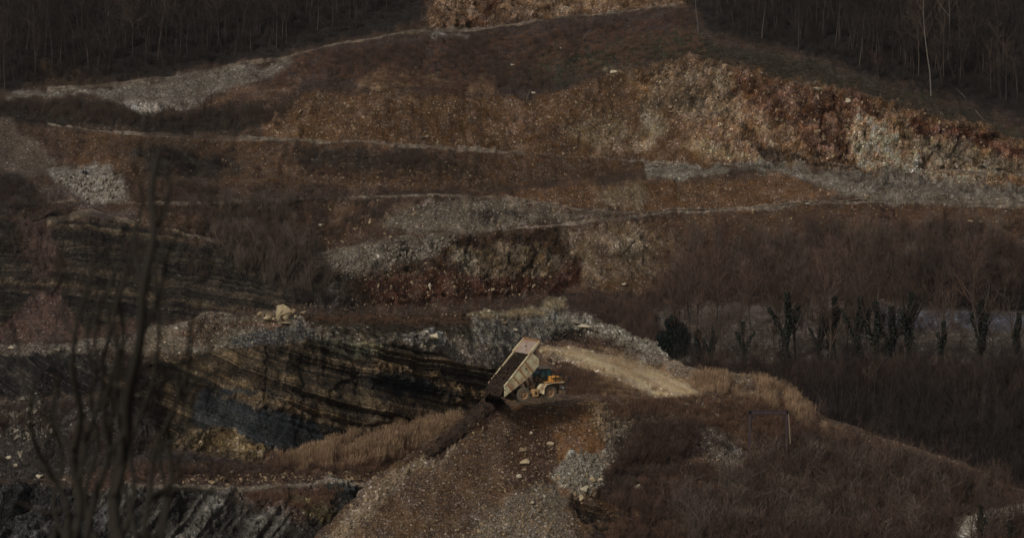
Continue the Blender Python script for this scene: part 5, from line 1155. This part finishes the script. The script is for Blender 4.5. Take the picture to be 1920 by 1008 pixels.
m = MB(); m.prism([(3.46, 3.0), (3.49, 3.0), (3.41, 3.88), (3.38, 3.88)], -.1, 1.45); m.build('windscreen', GLASS, cb)
m = MB(); m.box((1.0, -.2, 2.75), (.5, .6, .7)); m.box((1.4, -.5, 2.6), (.5, .5, .4)); m.build('exhaust_box', DIRTY, truck, bevel=.05)
# raised body: built in its own frame (u along the floor from the tail, w upward), then tipped about the rear pivot
TILT = math.radians(38.3)
FR = Matrix.Translation(Vector((-5.03, 0, 2.36))) @ Matrix.Rotation(-TILT, 4, 'Y') @ Matrix.Translation(Vector((0, 0, -1.2)))
side_poly = [(-.85, .1), (-.02, 1.2), (5.45, 1.92), (5.95, 1.85), (6.25, .55), (5.7, -.1), (4.6, -.32), (3.0, -.3), (.6, -.05)]
body = None
def bpart(name, mb, mat, bevel=0.0, parent=None):
    mb.v = [tuple(FR @ Vector(v)) for v in mb.v]; return mb.build(name, mat, parent or truck, bevel=bevel)
HB = 2.02
TIPX = 7.75
m = MB(); m.prism([(-.9, .05), (.6, -.1), (3.2, -.3), (4.7, -.25), (5.6, .15), (5.6, .30), (4.7, -.05), (3.2, -.1), (.6, .05), (-.9, .2)], -HB + .08, HB - .08); bpart('bed_floor', m, LINER)
for s in (-1, 1):
    m = MB(); m.prism(side_poly, s * HB - .07, s * HB + .07); sp = bpart('bed_side', m, SIDE)
    for k, uu in enumerate((.55, 1.85, 3.1, 4.4)):          # stiffening ribs, leaning
        m = MB(); w0 = .05 - .05 * uu / 2 + .02; w1 = 1.18 + .13 * uu
        y0, y1 = (s * (HB + .07), s * (HB + .19)); m.prism([(uu - .08, max(w0, -.12)), (uu + .10, max(w0, -.12)), (uu + .02, w1), (uu - .16, w1)], min(y0, y1), max(y0, y1)); bpart('rib', m, RIB, parent=sp)
    m = MB(); m.prism([(-.6, .2), (.1, 1.12), (5.45, 1.84), (5.4, .4), (4.6, 0), (.6, .1)], min(s * (HB - .075), s * (HB - .11)), max(s * (HB - .075), s * (HB - .11))); bpart('bed_liner', m, LINER)
    m = MB(); m.prism([(-.05, 1.16), (5.6, 1.9), (5.6, 2.04), (-.05, 1.30)], s * HB - .12, s * HB + .12); bpart('top_rail', m, SIDE)
m = MB(); m.prism([(5.3, .15), (5.45, .15), (5.75, 1.85), (5.6, 1.85)], -HB + .07, HB - .07); bpart('front_wall', m, LINER)
m = MB(); m.prism([(5.55, 1.85), (TIPX, 2.12), (TIPX, 2.24), (5.55, 1.97)], -HB + .1, HB - .1); bpart('canopy', m, STEEL)
for s in (-1, 1):
    m = MB(); m.prism([(5.4, 1.8), (TIPX + .05, 2.08), (TIPX + .05, 2.42), (5.4, 2.2)], s * HB - .1, s * HB + .1); bpart('canopy_rim', m, SIDE, .02)
m = MB(); m.prism([(TIPX, 2.02), (TIPX + .12, 2.02), (TIPX + .12, 2.46), (TIPX, 2.46)], -HB - .1, HB + .1); bpart('canopy_edge', m, RIB)
m = MB(); m.box((6.7, .2, 2.13), (.35, .18, .06)); bpart('canopy_hole', m, BLK)
for uu in (1.2, 2.8, 4.4):
    m = MB(); m.prism([(uu - .12, -.45), (uu + .12, -.45), (uu + .12, -.1), (uu - .12, -.1)], -HB + .1, HB - .1); bpart('cross_bearer', m, DIRTY)
for s in (-1, 1):                                            # hoist rams and rock ejectors
    a = Vector((.2, s * .75, 1.25)); b_ = FR @ Vector((4.2, s * .75, -.3)); m = MB(); mid = a.lerp(b_, .5); m.tube([a, mid], .17, 12); m.tube([mid, b_], .10, 10); m.build('hoist_ram', DIRTY, truck)
    m = MB(); m.tube([(-1.2, s * 1.35, 2.5), (-1.35, s * 1.35, 1.9)], .04, 6); m.tube([(-1.35, s * 1.35, 1.9), (-1.5, s * 1.35, 1.8)], .06, 6); m.build('rock_ejector', BLK, truck)
m = MB(); m.prism([(-3.3, .95), (-2.6, .95), (-2.6, 1.6), (-2.95, 1.7), (-3.3, 1.4)], -.9, .9); m.build('rear_frame', DIRTY, truck, bevel=.04)
m = MB(); m.tube([(-3.34, -1.0, 1.05), (-3.26, -1.0, 1.05)], .09, 10); m.build('tail_lamp', LAMPM, truck)
m = MB(); m.prism([(-3.0, .55), (-2.9, .55), (-2.9, 1.5), (-3.0, 1.5)], -1.9, -1.3); m.build('mud_flap', BLK, truck)

# earth sliding out of the body: one continuous mass from the bed down over the edge
TM = Matrix.Translation((TX, TY, TZ)) @ Matrix.Rotation(YAW, 4, 'Z')
secs = []
def bedpt(u, v, w): return TM @ (FR @ Vector((u, v, w)))
for u, ht in ((5.0, .2), (4.5, .75), (3.9, 1.2), (3.1, 1.45), (2.3, 1.55), (1.5, 1.55), (.7, 1.5), (.0, 1.4), (-.7, 1.15), (-1.3, .6)):
    f0 = -.05
    secs.append([bedpt(u, v, f0 + (ht if abs(v) < 1.9 else ht * .8) * (1 - .22 * (abs(v) / 2.05) ** 2 + .05 * v)) for v in np.linspace(-1.86, 1.86, 26)] )
def ground_pt(x, y, lift): w, n = on(MOUND, x, y); return Vector(w) + Vector((0, -.3 * lift, lift))
Lp = [(908, 742), (900, 750), (886, 762), (872, 776), (858, 792), (840, 810), (818, 830), (794, 850)]
Rp = [(947, 753), (932, 767), (916, 778), (898, 792), (878, 810), (854, 829), (828, 846), (800, 860)]
for i, (l, r) in enumerate(zip(Lp, Rp)):
    p = ground_pt(r[0], r[1], 0); q = Vector(P(np.array(float(l[0])), np.array(float(l[1])), p.y + 3.6 - .3 * i).tolist()); th = 1.35 - .12 * i; sec = []
    for k in range(26):
        t = k / 25; v = p.lerp(q, t); b_ = math.sin(math.pi * t); v.y -= 1.0 * th * b_; v.z += .35 * th * b_
        if k == 0: v.y += .8; v.z -= .6
        if k == 25: v.z -= 1.2
        sec.append(v)
    secs.append(sec)
# resample along the flow for a finer, lumpy surface
fine = []
for i in range(len(secs) - 1):
    for j in range(9):
        t = j / 9; fine.append([secs[i][k].lerp(secs[i + 1][k], t) for k in range(26)])
fine.append(secs[-1]); A = np.array([[tuple(v) for v in s] for s in fine])
A = np.stack([np.stack([np.interp(np.linspace(0, 25, 78), np.arange(26), A[i, :, c]) for c in range(3)], -1) for i in range(len(A))])
nz = fbm(A, 1.8, 4, 700) * .7 + fbm(A, .6, 3, 710) * .4
A[..., 2] += nz; A[..., 1] -= nz * .6
R_, C_ = A.shape[:2]; idx = np.arange(R_ * C_).reshape(R_, C_); Q = np.stack([idx[:-1, :-1], idx[:-1, 1:], idx[1:, 1:], idx[1:, :-1]], -1).reshape(-1, 4)
eo = link('sliding_earth', mesh_from('sliding_earth', A.reshape(-1, 3), Q, EARTH, smooth=True)); tag(eo, 'dark brown earth sliding off the raised bed and down the left side of the mound', 'earth')
cl = A.reshape(-1, 3)[RNG.choice(R_ * C_, 1500)] + RNG.normal(0, .15, (1500, 3))
gn_scatter('earth_clods', cl, .1 + .5 * RNG.random(1500) ** 3, rocks('earth_clod', EARTH, 4), 'dark clods riding on the sliding earth', full=True)

# ------------------------------------------------------------------ near ground and the blurred sapling before the lens
xs = np.linspace(-14, 14, 60); ds = np.linspace(-6, 26, 50); G = np.stack(np.meshgrid(xs, ds), -1)
Zn = CAMZ - 1.75 - .27 * np.clip(G[..., 1], -6, 99) - .004 * np.clip(G[..., 1], 0, 99) ** 2; Wn = np.concatenate([G, Zn[..., None]], -1); Wn[..., 2] += .12 * fbm(Wn, 1.5, 4, 800)
idx = np.arange(60 * 50).reshape(50, 60); Q = np.stack([idx[:-1, :-1], idx[:-1, 1:], idx[1:, 1:], idx[1:, :-1]], -1).reshape(-1, 4)
tag(link('near_bank', mesh_from('near_bank', Wn.reshape(-1, 3), Q, simple_mat('near_soil', (44, 36, 28), bump=.05), smooth=True)), kind='structure')
BN = simple_mat('near_branch_bark', (30, 26, 21), var=.3, scale=8)
ND = 9.0
def gz(x, d): return CAMZ - 1.75 - .27 * d - .004 * d * d
def stem(pix, r0, r1, d, name, parent, base=None, sub=4):
    pts = [Vector(P(np.array(x), np.array(y), d + .1 * math.sin(i)).tolist()) for i, (x, y) in enumerate(pix)]
    if base is not None:
        e0 = pts[0] + (pts[0] - pts[1]).normalized() * .25; pts = [Vector(base), e0] + pts
    n = len(pts); out = []
    for i in range(n - 1):
        p0, p1, p2, p3 = pts[max(i - 1, 0)], pts[i], pts[i + 1], pts[min(i + 2, n - 1)]
        for k in range(sub): t = k / sub; out.append(.5 * ((2 * p1) + (p2 - p0) * t + (2 * p0 - 5 * p1 + 4 * p2 - p3) * t * t + (3 * p1 - 3 * p2 + p3 - p0) * t ** 3))
    out.append(pts[-1]); m = MB(); r0, r1 = r0 * RK, r1 * 1.6; m.tube([p - org for p in out], [r0 + (r1 - r0) * i / (len(out) - 1) for i in range(len(out))], 7); return m.build(name, BN, parent, smooth=True)
def near_tree(label, base_px, stems, twigs, d):
    global org
    bx = (base_px - 960) / F * d; org = Vector((bx, d, gz(bx, d) - .1)); o = thing('bare_shrub', label, 'shrub', org)
    for (pix, r0, r1) in stems: stem(pix, r0, r1, d, 'branch', o, base=(bx + (pix[0][0] - base_px) / F * d * .25, d, org.z))
    for (pix, r0, r1) in twigs: stem(pix, r0, r1, d, 'twig', o)
RK = 1.3
near_tree('blurred dark leafless shrub of long curving stems close to the lens on the left', 180,
 [([(218, 1015), (214, 930), (236, 820), (240, 740), (262, 640), (268, 540), (288, 440), (284, 360), (300, 280)], .024, .007),
  ([(140, 1015), (150, 940), (138, 860), (152, 780), (136, 690), (146, 600), (176, 500)], .019, .004),
  ([(118, 1015), (128, 950), (90, 880), (62, 820), (58, 750), (80, 690)], .014, .003),
  ([(266, 1015), (280, 930), (292, 840), (334, 750), (340, 680), (388, 590)], .012, .003),
  ([(300, 1015), (322, 900), (316, 800), (352, 700), (356, 620), (384, 540)], .011, .003),
  ([(160, 1015), (178, 930), (204, 850), (196, 760), (222, 660), (214, 580), (244, 500)], .013, .003),
  ],
 [([(214, 930), (232, 850), (218, 740), (232, 640), (226, 560), (250, 470)], .010, .003), ([(150, 900), (162, 820), (190, 740), (196, 660), (226, 560)], .009, .003),
  ([(60, 760), (40, 700), (32, 640), (18, 600)], .006, .002), ([(262, 640), (296, 560), (314, 480), (346, 420)], .008, .002), ([(268, 540), (252, 450), (268, 370), (246, 300)], .008, .002),
  ([(240, 740), (192, 690), (178, 630), (196, 550), (188, 480)], .007, .002), ([(276, 940), (340, 915), (420, 930), (500, 965), (580, 1010)], .007, .003), ([(334, 750), (390, 700), (440, 700), (480, 680)], .006, .002),
  ([(140, 860), (104, 790), (106, 720), (84, 640)], .007, .002), ([(288, 440), (318, 370), (314, 320), (344, 280)], .006, .002), ([(292, 840), (350, 810), (364, 740), (410, 690)], .006, .002), ([(268, 540), (306, 470), (300, 400), (330, 340)], .006, .002),
  ([(340, 680), (380, 670), (404, 640)], .005, .002), ([(146, 640), (118, 590), (128, 530), (110, 470)], .006, .002), ([(90, 880), (40, 850), (10, 800), (-20, 790)], .006, .002), ([(128, 950), (80, 960), (30, 940), (-20, 950)], .006, .002),
  ([(200, 850), (240, 800), (250, 720), (290, 660)], .006, .002), ([(222, 660), (204, 600), (216, 540), (200, 470)], .005, .002), ([(280, 930), (330, 900), (340, 850), (390, 800)], .006, .002)], ND)
near_tree('thinner blurred stems tangled behind the dark shrub on the left', 190,
 [([(256, 1015), (236, 920), (206, 830), (210, 750), (170, 680), (164, 590)], .011, .004), ([(228, 1015), (252, 920), (246, 830), (286, 720), (298, 620), (290, 520)], .011, .004), ([(172, 1015), (160, 920), (184, 830), (170, 740), (204, 640), (200, 560), (232, 470)], .010, .003),
  ([(120, 1015), (100, 940), (118, 860), (96, 780), (112, 700), (100, 620)], .009, .003), ([(290, 1015), (310, 930), (300, 850), (340, 790), (352, 700)], .009, .003)], [], 10.2)

# small machine far away on the left rubble
w, _ = on(HILL, 160, 328); pt_ = thing('pump_unit', 'tiny black pump standing on the grey rubble at the upper left', 'pump', (w[0], w[1] - .4, w[2]))
m = MB(); m.box((0, 0, .35), (1.0, .7, .5)); m.build('housing', BLK, pt_, bevel=.05)
m = MB(); m.tube([(.2, -.1, .6), (.25, -.1, 1.15)], .12, 8); m.tube([(-.3, 0, .6), (-.3, 0, .8)], .2, 10); m.build('pipe', BLK, pt_)

# ------------------------------------------------------------------ thin winter haze between the camera and the far slope
m = bpy.data.materials.new('haze'); m.use_nodes = True; nt = m.node_tree; nt.nodes.clear()
vo = nt.nodes.new('ShaderNodeVolumePrincipled'); ou = nt.nodes.new('ShaderNodeOutputMaterial'); nt.links.new(vo.outputs[0], ou.inputs['Volume'])
vo.inputs['Color'].default_value = (.86, .88, .92, 1); vo.inputs['Density'].default_value = 0.000025
allz = [o.bound_box for o in SC.objects if o.type == 'MESH']
hv = MB(); hv.box((0, 420, 10), (1500, 960, 300)); ho = hv.build('haze', m); tag(ho, kind='stuff')
